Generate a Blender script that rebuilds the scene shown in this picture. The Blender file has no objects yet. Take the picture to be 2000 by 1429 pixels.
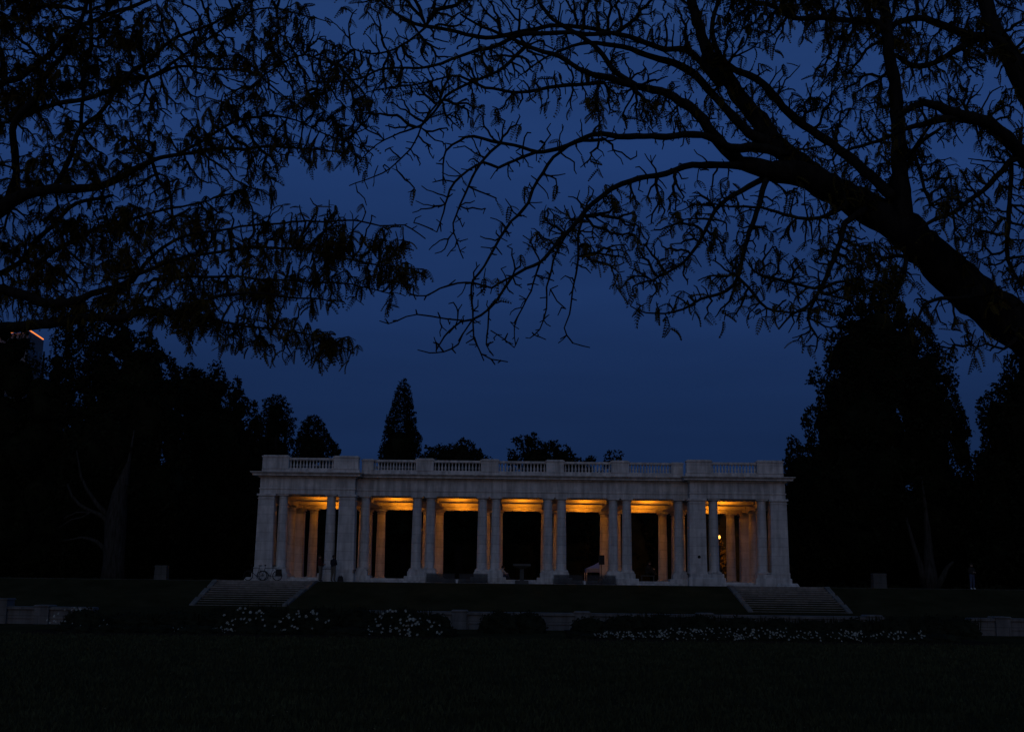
import bpy, bmesh, math, random
import numpy as np
from mathutils import Vector, Matrix

random.seed(7)
rng = np.random.default_rng(11)
C = bpy.context.scene.collection
SC = bpy.context.scene

# ------------------------------------------------------------------ camera
F = 2300.0                      # focal length in pixels of the 2000 px wide photograph
CAM = np.array([0.0, 0.0, 1.6])
ROLL, PITCH, YAW = 0.012, math.atan(426.5 / F), 0.0098
fw = np.array([-math.sin(YAW) * math.cos(PITCH), math.cos(YAW) * math.cos(PITCH), math.sin(PITCH)])
r0 = np.array([math.cos(YAW), math.sin(YAW), 0.0])
u0 = np.cross(r0, fw)
RT = math.cos(ROLL) * r0 + math.sin(ROLL) * u0
UP = math.cos(ROLL) * u0 - math.sin(ROLL) * r0
cam = bpy.data.cameras.new('camera'); camo = bpy.data.objects.new('camera', cam); C.objects.link(camo)
m = Matrix(((RT[0], UP[0], -fw[0], CAM[0]), (RT[1], UP[1], -fw[1], CAM[1]), (RT[2], UP[2], -fw[2], CAM[2]), (0, 0, 0, 1)))
camo.matrix_world = m
cam.sensor_width = 36.0
cam.lens = 36.0 * F / 2000.0
cam.clip_start = 0.1; cam.clip_end = 3000
SC.camera = camo


def at(px, py, Y):
    """world point that the photo pixel shows at distance Y"""
    d = fw + RT * (px - 1000.0) / F - UP * (py - 714.5) / F
    return CAM + d * (Y / d[1])


# ------------------------------------------------------------------ sky and light
W = bpy.data.worlds.new('World'); SC.world = W; W.use_nodes = True
nt = W.node_tree; nt.nodes.clear()
out = nt.nodes.new('ShaderNodeOutputWorld'); bg = nt.nodes.new('ShaderNodeBackground')
sky = nt.nodes.new('ShaderNodeTexSky'); sky.sky_type = 'NISHITA'; sky.sun_disc = False
sky.sun_elevation = math.radians(1.0); sky.sun_rotation = math.radians(180); sky.ozone_density = 3.0; sky.dust_density = 0.6
L = nt.links.new
tc = nt.nodes.new('ShaderNodeTexCoord'); sep = nt.nodes.new('ShaderNodeSeparateXYZ'); L(tc.outputs['Generated'], sep.inputs[0])
# deep blue dusk sky in the east, a little darker and duller toward the horizon
ramp = nt.nodes.new('ShaderNodeValToRGB'); L(sep.outputs[2], ramp.inputs[0]); ramp.color_ramp.interpolation = 'B_SPLINE'
stops = [(0.0, (.0068, .0195, .063)), (.13, (.0077, .0212, .071)), (.21, (.0103, .030, .105)), (.32, (.0132, .039, .139)), (.45, (.0162, .048, .168)), (.6, (.016, .036, .085)), (1.0, (.016, .02, .026))]
ramp.color_ramp.elements[0].position, ramp.color_ramp.elements[0].color = 0, (*stops[0][1], 1)
ramp.color_ramp.elements[1].position, ramp.color_ramp.elements[1].color = 1, (*stops[-1][1], 1)
for p_, c_ in stops[1:-1]: ramp.color_ramp.elements.new(p_).color = (*c_, 1)
mp = nt.nodes.new('ShaderNodeMapping'); mp.inputs['Scale'].default_value = (1.2, 1.2, 7)
nz = nt.nodes.new('ShaderNodeTexNoise'); nz.inputs['Scale'].default_value = 1.7; nz.inputs['Detail'].default_value = 5
rp = nt.nodes.new('ShaderNodeMapRange'); rp.inputs[1].default_value = 0.3; rp.inputs[2].default_value = 0.7; rp.inputs[3].default_value = 0.84; rp.inputs[4].default_value = 1.12
cl = nt.nodes.new('ShaderNodeMix'); cl.data_type = 'RGBA'; cl.blend_type = 'MULTIPLY'; cl.inputs[0].default_value = 1
L(tc.outputs['Generated'], mp.inputs[0]); L(mp.outputs[0], nz.inputs['Vector']); L(nz.outputs['Fac'], rp.inputs[0]); L(ramp.outputs[0], cl.inputs[6]); L(rp.outputs[0], cl.inputs[7])
bg.inputs[1].default_value = 0.97; L(cl.outputs[2], bg.inputs[0])
# the last afterglow of the western sky behind the camera
wf = nt.nodes.new('ShaderNodeMapRange'); wf.interpolation_type = 'SMOOTHSTEP'; wf.inputs[1].default_value = 0.25; wf.inputs[2].default_value = -0.55; wf.inputs[3].default_value = 0; wf.inputs[4].default_value = 1
L(sep.outputs[1], wf.inputs[0])
SKY_STR = 0.05
ms = nt.nodes.new('ShaderNodeMath'); ms.operation = 'MULTIPLY'; ms.inputs[1].default_value = SKY_STR; L(wf.outputs[0], ms.inputs[0])
bw = nt.nodes.new('ShaderNodeBackground'); L(sky.outputs[0], bw.inputs[0]); L(ms.outputs[0], bw.inputs[1])
ad = nt.nodes.new('ShaderNodeAddShader'); L(bg.outputs[0], ad.inputs[0]); L(bw.outputs[0], ad.inputs[1]); L(ad.outputs[0], out.inputs[0])

sun = bpy.data.lights.new('sun', 'SUN'); suno = bpy.data.objects.new('sun', sun); C.objects.link(suno)
sun.energy = 0.085; sun.angle = math.radians(60); sun.color = (0.95, 0.98, 0.86)      # the afterglow in the west, behind the camera
suno.rotation_euler = (math.radians(66), 0, math.radians(-8))
SC.view_settings.view_transform = 'Standard'; SC.view_settings.look = 'None'
SC.view_settings.exposure = 0.0; SC.view_settings.gamma = 1.0; SC.view_settings.use_curve_mapping = False
SC.cycles.use_denoising = True
LAMP = 135.0
SC.cycles.max_bounces = 6
SC.cycles.sample_clamp_indirect = 2.0


# ------------------------------------------------------------------ materials
def mat(name, col, rough=0.85, var=0.25, scale=3.0, bump=0.0, col2=None, metal=0.0, coord='Object', stretch=None, spec=0.3):
    m = bpy.data.materials.new(name); m.use_nodes = True
    n = m.node_tree; b = n.nodes['Principled BSDF']; l = n.links.new
    b.inputs['Roughness'].default_value = rough; b.inputs['Metallic'].default_value = metal
    b.inputs['Specular IOR Level'].default_value = spec
    t = n.nodes.new('ShaderNodeTexCoord'); z = n.nodes.new('ShaderNodeTexNoise')
    z.inputs['Scale'].default_value = scale; z.inputs['Detail'].default_value = 6; z.inputs['Roughness'].default_value = 0.65
    if stretch:
        q = n.nodes.new('ShaderNodeMapping'); q.inputs['Scale'].default_value = stretch
        l(t.outputs[coord], q.inputs[0]); l(q.outputs[0], z.inputs['Vector'])
    else:
        l(t.outputs[coord], z.inputs['Vector'])
    r = n.nodes.new('ShaderNodeValToRGB')
    c2 = col2 or tuple(min(1, c * (1 + var)) for c in col)
    c1 = tuple(c * (1 - var) for c in col)
    r.color_ramp.elements[0].position = 0.32; r.color_ramp.elements[1].position = 0.68
    r.color_ramp.elements[0].color = (*c1, 1); r.color_ramp.elements[1].color = (*c2, 1)
    l(z.outputs['Fac'], r.inputs[0]); l(r.outputs[0], b.inputs['Base Color'])
    if bump:
        bp = n.nodes.new('ShaderNodeBump'); bp.inputs['Strength'].default_value = bump; bp.inputs['Distance'].default_value = 0.03
        l(z.outputs['Fac'], bp.inputs['Height']); l(bp.outputs[0], b.inputs['Normal'])
    return m


def stone(name, col, course=0.62, bw=1.4, dirt=0.25, mortar=0.45):
    """ashlar or drum courses with fine joints, stained marble"""
    m = mat(name, col, 0.75, 0.16, 1.7, 0.15)
    n = m.node_tree; b = n.nodes['Principled BSDF']; l = n.links.new
    rampc = [x for x in n.nodes if x.type == 'VALTORGB'][0]
    tcn = [x for x in n.nodes if x.type == 'TEX_COORD'][0]
    geo = n.nodes.new('ShaderNodeNewGeometry')
    sep = n.nodes.new('ShaderNodeSeparateXYZ'); l(geo.outputs['Position'], sep.inputs[0])
    add = n.nodes.new('ShaderNodeMath'); add.operation = 'ADD'; l(sep.outputs[0], add.inputs[0]); l(sep.outputs[1], add.inputs[1])
    cmb = n.nodes.new('ShaderNodeCombineXYZ'); l(add.outputs[0], cmb.inputs[0]); l(sep.outputs[2], cmb.inputs[1])
    br = n.nodes.new('ShaderNodeTexBrick'); l(cmb.outputs[0], br.inputs['Vector'])
    br.inputs['Scale'].default_value = 1.0; br.inputs['Brick Width'].default_value = bw; br.inputs['Row Height'].default_value = course
    br.inputs['Mortar Size'].default_value = 0.012; br.inputs['Mortar Smooth'].default_value = 0.6
    br.inputs['Color1'].default_value = (1, 1, 1, 1); br.inputs['Color2'].default_value = (0.84, 0.85, 0.87, 1)
    br.inputs['Mortar'].default_value = (mortar, mortar, mortar, 1)
    mx = n.nodes.new('ShaderNodeMix'); mx.data_type = 'RGBA'; mx.blend_type = 'MULTIPLY'; mx.inputs[0].default_value = 1
    l(rampc.outputs[0], mx.inputs[6]); l(br.outputs['Color'], mx.inputs[7])
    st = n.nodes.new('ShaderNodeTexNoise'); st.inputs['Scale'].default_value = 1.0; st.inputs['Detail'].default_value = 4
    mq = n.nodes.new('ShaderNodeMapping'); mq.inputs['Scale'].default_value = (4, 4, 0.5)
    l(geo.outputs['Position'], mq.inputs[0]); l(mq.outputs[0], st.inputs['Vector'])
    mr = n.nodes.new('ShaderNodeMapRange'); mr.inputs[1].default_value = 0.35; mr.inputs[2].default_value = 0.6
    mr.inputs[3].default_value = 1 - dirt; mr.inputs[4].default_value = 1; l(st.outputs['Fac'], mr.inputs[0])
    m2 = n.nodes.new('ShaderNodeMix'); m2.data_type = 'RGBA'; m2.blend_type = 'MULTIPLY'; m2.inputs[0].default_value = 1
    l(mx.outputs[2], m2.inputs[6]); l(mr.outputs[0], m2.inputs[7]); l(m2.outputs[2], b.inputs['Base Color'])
    return m


def emis(name, col, s):
    m = bpy.data.materials.new(name); m.use_nodes = True
    b = m.node_tree.nodes['Principled BSDF']; b.inputs['Base Color'].default_value = (*col, 1)
    b.inputs['Emission Color'].default_value = (*col, 1); b.inputs['Emission Strength'].default_value = s
    return m


M = dict(
    marble=stone('marble', (0.60, 0.59, 0.57), bw=60),
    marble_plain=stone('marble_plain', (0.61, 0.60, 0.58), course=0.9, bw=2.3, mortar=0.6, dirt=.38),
    ceiling=stone('ceiling_stone', (0.52, 0.50, 0.46), course=3.0, bw=3, dirt=0.15),
    wall=stone('basin_stone', (0.165, 0.16, 0.155), course=0.3, bw=1.2, dirt=0.35),
    step=stone('step_stone', (0.245, 0.225, 0.205), course=5, bw=1.6, dirt=0.3, mortar=0.6),
    cheek=stone('cheek_stone', (0.20, 0.195, 0.185), course=0.9, bw=1.5, dirt=0.3),
    block=stone('granite_block', (0.085, 0.085, 0.078), course=2, bw=3, dirt=0.2),
    bark=mat('bark', (0.017, 0.015, 0.013), 0.95, 0.5, 6, 0.9, stretch=(3, 3, 0.6), spec=0.03),  # base colour darkened in place of the shade of neighbouring trees
    barkpale=mat('pale_bark', (0.035, 0.033, 0.03), 0.95, 0.6, 3, 1.0, stretch=(3, 3, 0.4), spec=0.03),
    leaf=mat('locust_leaf', (0.045, 0.04, 0.014), 0.8, 0.4, 1.2, col2=(0.10, 0.075, 0.016), spec=0.03),
    leafdark=mat('evergreen_leaf', (0.012, 0.015, 0.009), 0.9, 0.4, 0.8, spec=0.02),
    leafoak=mat('oak_leaf', (0.013, 0.015, 0.008), 0.9, 0.4, 0.8, spec=0.02),
    shrub=mat('shrub_leaf', (0.018, 0.021, 0.013), 0.9, 0.4, 2, spec=0.02),
    petal=mat('white_petal', (0.46, 0.48, 0.42), 0.7, 0.15, 9),
    grass=mat('lawn_grass', (0.034, 0.036, 0.018), 1.0, 0.35, 0.5, 0.5, col2=(0.046, 0.044, 0.024), spec=0.0),
    blade=mat('grass_blade', (0.05, 0.055, 0.026), 0.9, 0.4, 1.2, spec=0.1),
    dryleaf=mat('fallen_leaf', (0.16, 0.12, 0.05), 0.9, 0.4, 3),
    paving=stone('terrace_paving', (0.16, 0.155, 0.15), course=1.2, bw=1.2, dirt=0.2),
    black=mat('black_plastic', (0.012, 0.012, 0.013), 0.5, 0.2, 5),
    steel=mat('painted_steel', (0.03, 0.03, 0.035), 0.4, 0.2, 8, metal=0.6),
    tyre=mat('rubber', (0.02, 0.02, 0.02), 0.8, 0.2, 8),
    canvas=mat('tent_canvas', (0.22, 0.31, 0.52), 0.8, 0.08, 2),
    white=mat('white_paint', (0.7, 0.7, 0.7), 0.6, 0.08, 3),
    skin=mat('skin', (0.42, 0.27, 0.19), 0.6, 0.08, 8),
    hair=mat('hair', (0.02, 0.014, 0.01), 0.7, 0.3, 30),
    navy=mat('navy_cloth', (0.012, 0.014, 0.022), 0.9, 0.2, 10),
    maroon=mat('maroon_cloth', (0.07, 0.012, 0.01), 0.9, 0.2, 10),
    khaki=mat('grey_khaki_cloth', (0.12, 0.105, 0.085), 0.9, 0.2, 10),
    denim=mat('denim', (0.05, 0.065, 0.11), 0.9, 0.2, 10),
    pale=mat('pale_cloth', (0.5, 0.46, 0.42), 0.9, 0.1, 10),
    darkc=mat('dark_cloth', (0.02, 0.018, 0.018), 0.9, 0.2, 10),
    tower=stone('tower_facade', (0.2, 0.2, 0.22), course=3.2, bw=3.0, dirt=0.1, mortar=0.5),
    glass=mat('dark_glass', (0.02, 0.025, 0.03), 0.1, 0.1, 2, spec=0.5),
    lampglass=emis('lamp_glass', (1.0, 0.42, 0.07), 30.0),
    neon=emis('roof_light', (1.0, 0.25, 0.035), 1.4),
    globe=emis('lamp_globe', (1.0, 0.36, 0.06), 4.5),
    plaque=mat('bronze_plaque', (0.02, 0.018, 0.016), 0.5, 0.2, 5, metal=0.5),
)
scr = bpy.data.materials.new('dark_mesh_screen'); scr.use_nodes = True
_n = scr.node_tree; _b = _n.nodes['Principled BSDF']; _b.inputs['Base Color'].default_value = (0.02, 0.022, 0.026, 1); _b.inputs['Roughness'].default_value = 0.6
_b.inputs['Alpha'].default_value = 0.62
M['screen'] = scr


# ------------------------------------------------------------------ mesh helpers
class MB:
    def __init__(s): s.v = []; s.f = []; s.smooth = []
    def add(s, vs, fs, smooth=False):
        o = len(s.v); s.v.extend([tuple(map(float, p)) for p in vs])
        for f in fs: s.f.append(tuple(i + o for i in f)); s.smooth.append(smooth)
    def box(s, x0, x1, y0, y1, z0, z1, taper=0.0, bevel=0.0):
        if x0 > x1: x0, x1 = x1, x0
        if y0 > y1: y0, y1 = y1, y0
        t = taper
        if bevel <= 0:
            vs = [(x0, y0, z0), (x1, y0, z0), (x1, y1, z0), (x0, y1, z0), (x0 + t, y0 + t, z1), (x1 - t, y0 + t, z1), (x1 - t, y1 - t, z1), (x0 + t, y1 - t, z1)]
            s.add(vs, [(0, 3, 2, 1), (4, 5, 6, 7), (0, 1, 5, 4), (1, 2, 6, 5), (2, 3, 7, 6), (3, 0, 4, 7)])
        else:
            b = bevel; rows = [(z0, 0), (z1 - b, t), (z1, t + b)]
            vs = []
            for z, i in rows: vs += [(x0 + i, y0 + i, z), (x1 - i, y0 + i, z), (x1 - i, y1 - i, z), (x0 + i, y1 - i, z)]
            fs = [(0, 3, 2, 1), (8, 9, 10, 11)]
            for r in (0, 4):
                for k in range(4): fs.append((r + k, r + (k + 1) % 4, r + 4 + (k + 1) % 4, r + 4 + k))
            s.add(vs, fs)
    def lathe(s, cx, cy, prof, seg=24, smooth=True):
        vs = []; n = len(prof)
        for (r, z) in prof:
            for k in range(seg):
                a = 2 * math.pi * k / seg; vs.append((cx + r * math.cos(a), cy + r * math.sin(a), z))
        fs = []
        for i in range(n - 1):
            for k in range(seg):
                k2 = (k + 1) % seg; fs.append((i * seg + k, i * seg + k2, (i + 1) * seg + k2, (i + 1) * seg + k))
        s.add(vs, fs, smooth)
        s.add(vs[:seg], [tuple(range(seg))[::-1]]); s.add(vs[-seg:], [tuple(range(seg))])
    def tube(s, pts, rad, seg=8, smooth=True, cap=True):
        pts = [np.array(p, float) for p in pts]
        if not hasattr(rad, '__len__'): rad = [rad] * len(pts)
        n = len(pts); vs = []
        ref = None
        for i, p in enumerate(pts):
            t = pts[min(i + 1, n - 1)] - pts[max(i - 1, 0)]; t = t / (np.linalg.norm(t) + 1e-9)
            if ref is None:
                ref = np.cross(t, [0, 0, 1.0] if abs(t[2]) < 0.9 else [1.0, 0, 0])
            a = ref - t * np.dot(ref, t); a /= (np.linalg.norm(a) + 1e-9); ref = a; b = np.cross(t, a)
            for k in range(seg):
                q = 2 * math.pi * k / seg; vs.append(p + rad[i] * (a * math.cos(q) + b * math.sin(q)))
        fs = []
        for i in range(n - 1):
            for k in range(seg):
                k2 = (k + 1) % seg; fs.append((i * seg + k, i * seg + k2, (i + 1) * seg + k2, (i + 1) * seg + k))
        if cap: fs += [tuple(range(seg))[::-1], tuple((n - 1) * seg + k for k in range(seg))]
        s.add(vs, fs, smooth)
    def torus(s, c, R, r, axis='y', seg=28, sub=6):
        pts = []
        vs = []
        for i in range(seg):
            a = 2 * math.pi * i / seg
            for j in range(sub):
                b = 2 * math.pi * j / sub; q = R + r * math.cos(b); h = r * math.sin(b)
                if axis == 'y': vs.append((c[0] + q * math.cos(a), c[1] + h, c[2] + q * math.sin(a)))
                else: vs.append((c[0] + q * math.cos(a), c[1] + q * math.sin(a), c[2] + h))
        fs = [(i * sub + j, ((i + 1) % seg) * sub + j, ((i + 1) % seg) * sub + (j + 1) % sub, i * sub + (j + 1) % sub) for i in range(seg) for j in range(sub)]
        s.add(vs, fs, True)
    def ball(s, c, r, seg=16, rings=10):
        c = np.array(c, float); r = np.array([r] * 3 if not hasattr(r, '__len__') else r, float); vs = []
        for i in range(rings + 1):
            t = math.pi * i / rings
            for k in range(seg):
                a = 2 * math.pi * k / seg; vs.append(c + r * [math.sin(t) * math.cos(a), math.sin(t) * math.sin(a), math.cos(t)])
        fs = [(i * seg + k, (i + 1) * seg + k, (i + 1) * seg + (k + 1) % seg, i * seg + (k + 1) % seg) for i in range(rings) for k in range(seg)]
        s.add(vs, fs, True)
    def build(s, name, m, parent=None):
        me = bpy.data.meshes.new(name); me.from_pydata(s.v, [], s.f)
        me.polygons.foreach_set('use_smooth', s.smooth)
        me.materials.append(m); me.update()
        o = bpy.data.objects.new(name, me); C.objects.link(o)
        if parent is not None: o.parent = parent
        return o


def quads_obj(name, V, Q, m, parent=None, smooth=False):
    """fast: V (n,3), Q (m,4) numpy"""
    me = bpy.data.meshes.new(name)
    me.vertices.add(len(V)); me.vertices.foreach_set('co', np.asarray(V, np.float32).ravel())
    me.loops.add(Q.size); me.loops.foreach_set('vertex_index', Q.astype(np.int32).ravel())
    me.polygons.add(len(Q)); me.polygons.foreach_set('loop_start', np.arange(0, Q.size, Q.shape[1], dtype=np.int32))
    me.polygons.foreach_set('loop_total', np.full(len(Q), Q.shape[1], np.int32))
    me.update(calc_edges=True); me.validate()
    me.materials.append(m)
    o = bpy.data.objects.new(name, me); C.objects.link(o)
    if parent is not None: o.parent = parent
    return o


def inside(poly, x, y):
    c = np.zeros(len(x), bool); n = len(poly); j = n - 1
    for i in range(n):
        xi, yi = poly[i]; xj, yj = poly[j]
        hit = ((yi > y) != (yj > y)) & (x < (xj - xi) * (y - yi) / (yj - yi + 1e-9) + xi); c ^= hit; j = i
    return c


def tag(o, label=None, cat=None, group=None, kind=None):
    if label: o['label'] = label
    if cat: o['category'] = cat
    if group: o['group'] = group
    if kind: o['kind'] = kind
    return o


def thing(name, label, cat, loc=(0, 0, 0), group=None, rz=0):
    o = bpy.data.objects.new(name, None); C.objects.link(o); o.location = loc; o.rotation_euler = (0, 0, rz)
    return tag(o, label, cat, group)


def copy_tree(o, parent=None):
    c = o.copy(); C.objects.link(c)
    c.parent = parent
    for ch in list(o.children): copy_tree(ch, c)
    return c


# ------------------------------------------------------------------ ground
TZ = 1.65          # terrace level; the photographer stands on the lower lawn
def ground_z(x, y):
    if y < 74.6: return 0.0
    if y < 80.4:
        t = (y - 74.6) / 5.8; return TZ * (t * t * (3 - 2 * t)) if False else TZ * t
    return TZ
mb = MB()
xs = [-900, -300, -120, -60, -45, -30, -20, -10, 0, 10, 20, 30, 45, 60, 120, 300, 900]
ys = [-200, -20, 5, 15, 25, 35, 45, 60, 74.6, 76, 77.5, 79, 80.4, 90, 110, 150, 300, 1500]
vs = [(x, y, ground_z(x, y)) for y in ys for x in xs]; nx = len(xs)
fs = [(j * nx + i, j * nx + i + 1, (j + 1) * nx + i + 1, (j + 1) * nx + i) for j in range(len(ys) - 1) for i in range(nx - 1)]
mb.add(vs, fs); tag(mb.build('ground', M['grass']), kind='structure')
mb = MB(); mb.box(-60, 60, 80.46, 82.2, TZ - 0.05, TZ + 0.012)
tag(mb.build('terrace_path', M['paving']), kind='structure')


def grass_patch(n, ylo, yhi, hmin, hmax):
    Y = ylo + (yhi - ylo) * rng.random(n) ** 1.3; X = (rng.random(n) - 0.5) * (4 + 1.0 * Y)
    a = rng.random(n) * 6.283; w = 0.006 + 0.004 * rng.random(n); h = hmin + (hmax - hmin) * rng.random(n)
    w = w * (1 + Y / 14)
    dx, dy = np.cos(a) * w, np.sin(a) * w
    lx, ly = (rng.random((2, n)) - 0.5) * h * 1.1
    V = np.empty((n, 3, 3)); V[:, 0] = np.c_[X - dx, Y - dy, np.full(n, -0.005)]; V[:, 1] = np.c_[X + dx, Y + dy, np.full(n, -0.005)]
    V[:, 2] = np.c_[X + lx, Y + ly, h]
    return V.reshape(-1, 3), np.arange(n * 3).reshape(n, 3)
V, Q = grass_patch(100000, 11.0, 36, 0.03, 0.09)
tag(quads_obj('grass', V, Q, M['blade']), 'short dark lawn grass in the foreground', 'grass', kind='stuff')
n = 260
Y = 12.5 + 20 * rng.random(n); X = (rng.random(n) - .5) * .9 * Y; V = []
for i in range(n):
    a = rng.random() * 6.28; s = 0.015 + .02 * rng.random(); c, d = math.cos(a) * s, math.sin(a) * s; z = .05 + .02 * rng.random()
    V += [(X[i] - c, Y[i] - d, z), (X[i] + d * .5, Y[i] - c * .5, z + .012), (X[i] + c, Y[i] + d, z), (X[i] - d * .5, Y[i] + c * .5, z + .015)]
tag(quads_obj('fallen_leaves', np.array(V), np.arange(4 * n).reshape(n, 4), M['dryleaf']), 'small dry leaves scattered over the dark lawn', 'leaves', kind='stuff')

# ------------------------------------------------------------------ pavilion
E = 1.6
pav = thing('pavilion', 'long white marble colonnaded pavilion with balustraded roof and amber lit ceiling', 'pavilion', (0, 83, TZ))
PV = Vector((0, 83, TZ))


def P(mbx, name, m, parent=pav):
    """world-coordinate mesh made a part of the pavilion"""
    off = PV
    mbx.v = [(a - off.x, b - off.y, c - off.z) for a, b, c in mbx.v]
    return mbx.build(name, m, parent)


ZF = E + 0.33        # pavilion floor
SOF = E + 6.0        # underside of the front architrave
SOFR = E + 5.58      # underside of the rear one
# floor and steps round it
mb = MB(); mb.box(-17.9, 17.9, 82.35, 93.0, TZ - .05, ZF); mb.box(-11.2, 11.2, 82.05, 82.36, TZ - .05, ZF - .16)
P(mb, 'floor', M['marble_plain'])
for s in (-1, 1):       # entrance steps in the wings
    mb = MB(); x0, x1 = s * 13.05, s * 16.0
    mb.box(x0, x1, 81.5, 82.36, TZ - .05, ZF - .15); mb.box(x0, x1, 81.85, 82.37, ZF - .16, ZF - .005)
    P(mb, 'entrance_step', M['marble_plain'])

col_me = {}


def column(x, y, zb, zt, rb=0.355, rt=0.30):
    """shaft with entasis as the part, moulded base and capital as its sub-parts"""
    key = (round(zb, 2), round(zt, 2), rb)
    if key not in col_me:
        mb = MB(); prof = []
        z0, z1 = zb + 0.17, zt - 0.27
        for i in range(15):
            t = i / 14; prof.append((rb - (rb - rt) * t ** 1.6, z0 + (z1 - z0) * t))
        mb.lathe(0, 0, prof, 28)
        b = MB(); b.box(-rb - .1, rb + .1, -rb - .1, rb + .1, zb, zb + .07)
        b.lathe(0, 0, [(rb + .06, zb + .07), (rb + .09, zb + .10), (rb + .06, zb + .135), (rb + .015, zb + .15), (rb + .01, zb + .172)], 28)
        c = MB(); c.lathe(0, 0, [(rt + .0, zt - .275), (rt + .035, zt - .26), (rt + .03, zt - .235), (rt + .005, zt - .225), (rt + .01, zt - .16), (rt + .09, zt - .10)], 28)
        c.box(-rt - .11, rt + .11, -rt - .11, rt + .11, zt - .10, zt - .003)
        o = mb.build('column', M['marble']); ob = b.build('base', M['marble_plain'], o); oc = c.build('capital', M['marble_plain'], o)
        o.parent = pav; o.location = (x, y - 83, -TZ); col_me[key] = o
    else:
        o = copy_tree(col_me[key], pav); o.location = (x, y - 83, -TZ)
    return o


PAIRS = (-6.86, -2.28, 2.30, 6.86)
ZP = E + 0.92
def pedestal(x0, x1, y0, y1, top=ZP):
    mb = MB(); mb.box(x0, x1, y0, y1, TZ - .04, top - .42, bevel=.03); mb.box(x0 + .22, x1 - .22, y0 + .12, y1 - .12, top - .42, top - .1, bevel=.02)
    mb.box(x0 + .28, x1 - .28, y0 + .17, y1 - .17, top - .1, top)
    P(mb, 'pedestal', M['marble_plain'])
for p in PAIRS:
    pedestal(p - 1.22, p + 1.22, 82.2, 83.75)
    for s in (-1, 1):
        column(p + s * .475, 83, ZP, SOF)
for s in (-1, 1):
    pedestal(s * 10.97 - .72, s * 10.97 + .55 if s < 0 else s * 10.97 + .72, 82.3, 83.7)
    column(s * 10.97, 83, ZP, SOF)
# rear colonnade
REAR = [p + s * .475 for p in PAIRS for s in (-1, 1)] + [-10.9, 10.9, -13.3, 13.3, -16.15, 16.15]
for x in REAR: column(x, 92, ZF, SOFR, 0.36, 0.31)
for s in (-1, 1):
    column(s * 17.35, 86.4, ZF, SOFR, 0.36, 0.31); column(s * 17.35, 89.1, ZF, SOFR, 0.36, 0.31)


def pier(cx, cy, wx, wy, zb, zt):
    mb = MB(); hx, hy = wx / 2, wy / 2
    mb.box(cx - hx, cx + hx, cy - hy, cy + hy, zb, zt - .34, taper=.05)
    mb.box(cx - hx + .0, cx + hx - .0, cy - hy + .0, cy + hy - .0, zt - .34, zt - .29)
    mb.box(cx - hx + .05, cx + hx - .05, cy - hy + .05, cy + hy - .05, zt - .29, zt - .14)
    mb.box(cx - hx - .05, cx + hx + .05, cy - hy - .05, cy + hy + .05, zt - .14, zt - .003)
    mb.box(cx - hx - .04, cx + hx + .04, cy - hy - .04, cy + hy + .04, zb - .04, zb + .07)
    return P(mb, 'pier', M['marble'])
WY = 82.35            # front plane of the wings
for s in (-1, 1):
    pier(s * 17.72, WY, 1.2, 1.2, ZP, SOF); pier(s * 12.12, WY + .05, 1.2, 1.2, ZP, SOF)
    column(s * 16.62, WY, ZP, SOF); column(s * 13.28, WY, ZP, SOF)
    # stepped pedestals
    for (a, b) in ((16.0, 18.45), (11.45, 13.95)):
        x0, x1 = sorted((s * a, s * b)); mb = MB()
        mb.box(x0, x1, WY - .75, WY + .8, TZ - .04, E + .62, bevel=.04)
        mb.box(x0 + .1, x1 - .1, WY - .66, WY + .7, E + .62, ZP - .04, bevel=.03)
        P(mb, 'pedestal', M['marble_plain'])
    # splayed outer buttress step
    mb = MB(); x0, x1 = sorted((s * 17.3, s * 18.95)); mb.box(x0, x1, WY - 1.05, WY + 1.0, TZ - .05, E + .3, taper=.18)
    P(mb, 'plinth_block', M['marble_plain'])
    pier(s * 17.35, 92, 1.0, 1.0, ZF + .04, SOFR); pier(s * 12.1, 92, 1.0, 1.0, ZF + .04, SOFR)


def entab(x0, x1, y0, y1, zs, name='entablature'):
    """architrave, taenia and frieze with shallow joints between slabs"""
    mb = MB()
    mb.box(x0, x1, y0, y1, zs, zs + .33)
    mb.box(x0 - .05, x1 + .05, y0 - .05, y1 + .05, zs + .33, zs + .40)
    mb.box(x0 + .01, x1 - .01, y0 + .01, y1 - .01, zs + .40, zs + 1.13)
    mb.box(x0 - .10, x1 + .10, y0 - .10, y1 + .10, zs + 1.13, zs + 1.2)
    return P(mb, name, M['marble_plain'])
entab(-11.598, 11.598, 82.62, 84.6, SOF)
for s in (-1, 1):
    x0, x1 = sorted((s * 11.6, s * 18.22)); entab(x0, x1, WY - .48, 84.6, SOF)
# slightly raised slabs over the pairs
for p in PAIRS:
    mb = MB(); mb.box(p - .85, p - .15, 82.61, 82.7, SOF + .42, SOF + 1.1); mb.box(p + .15, p + .85, 82.61, 82.7, SOF + .42, SOF + 1.1)
    P(mb, 'frieze_slab', M['marble_plain'])


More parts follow.
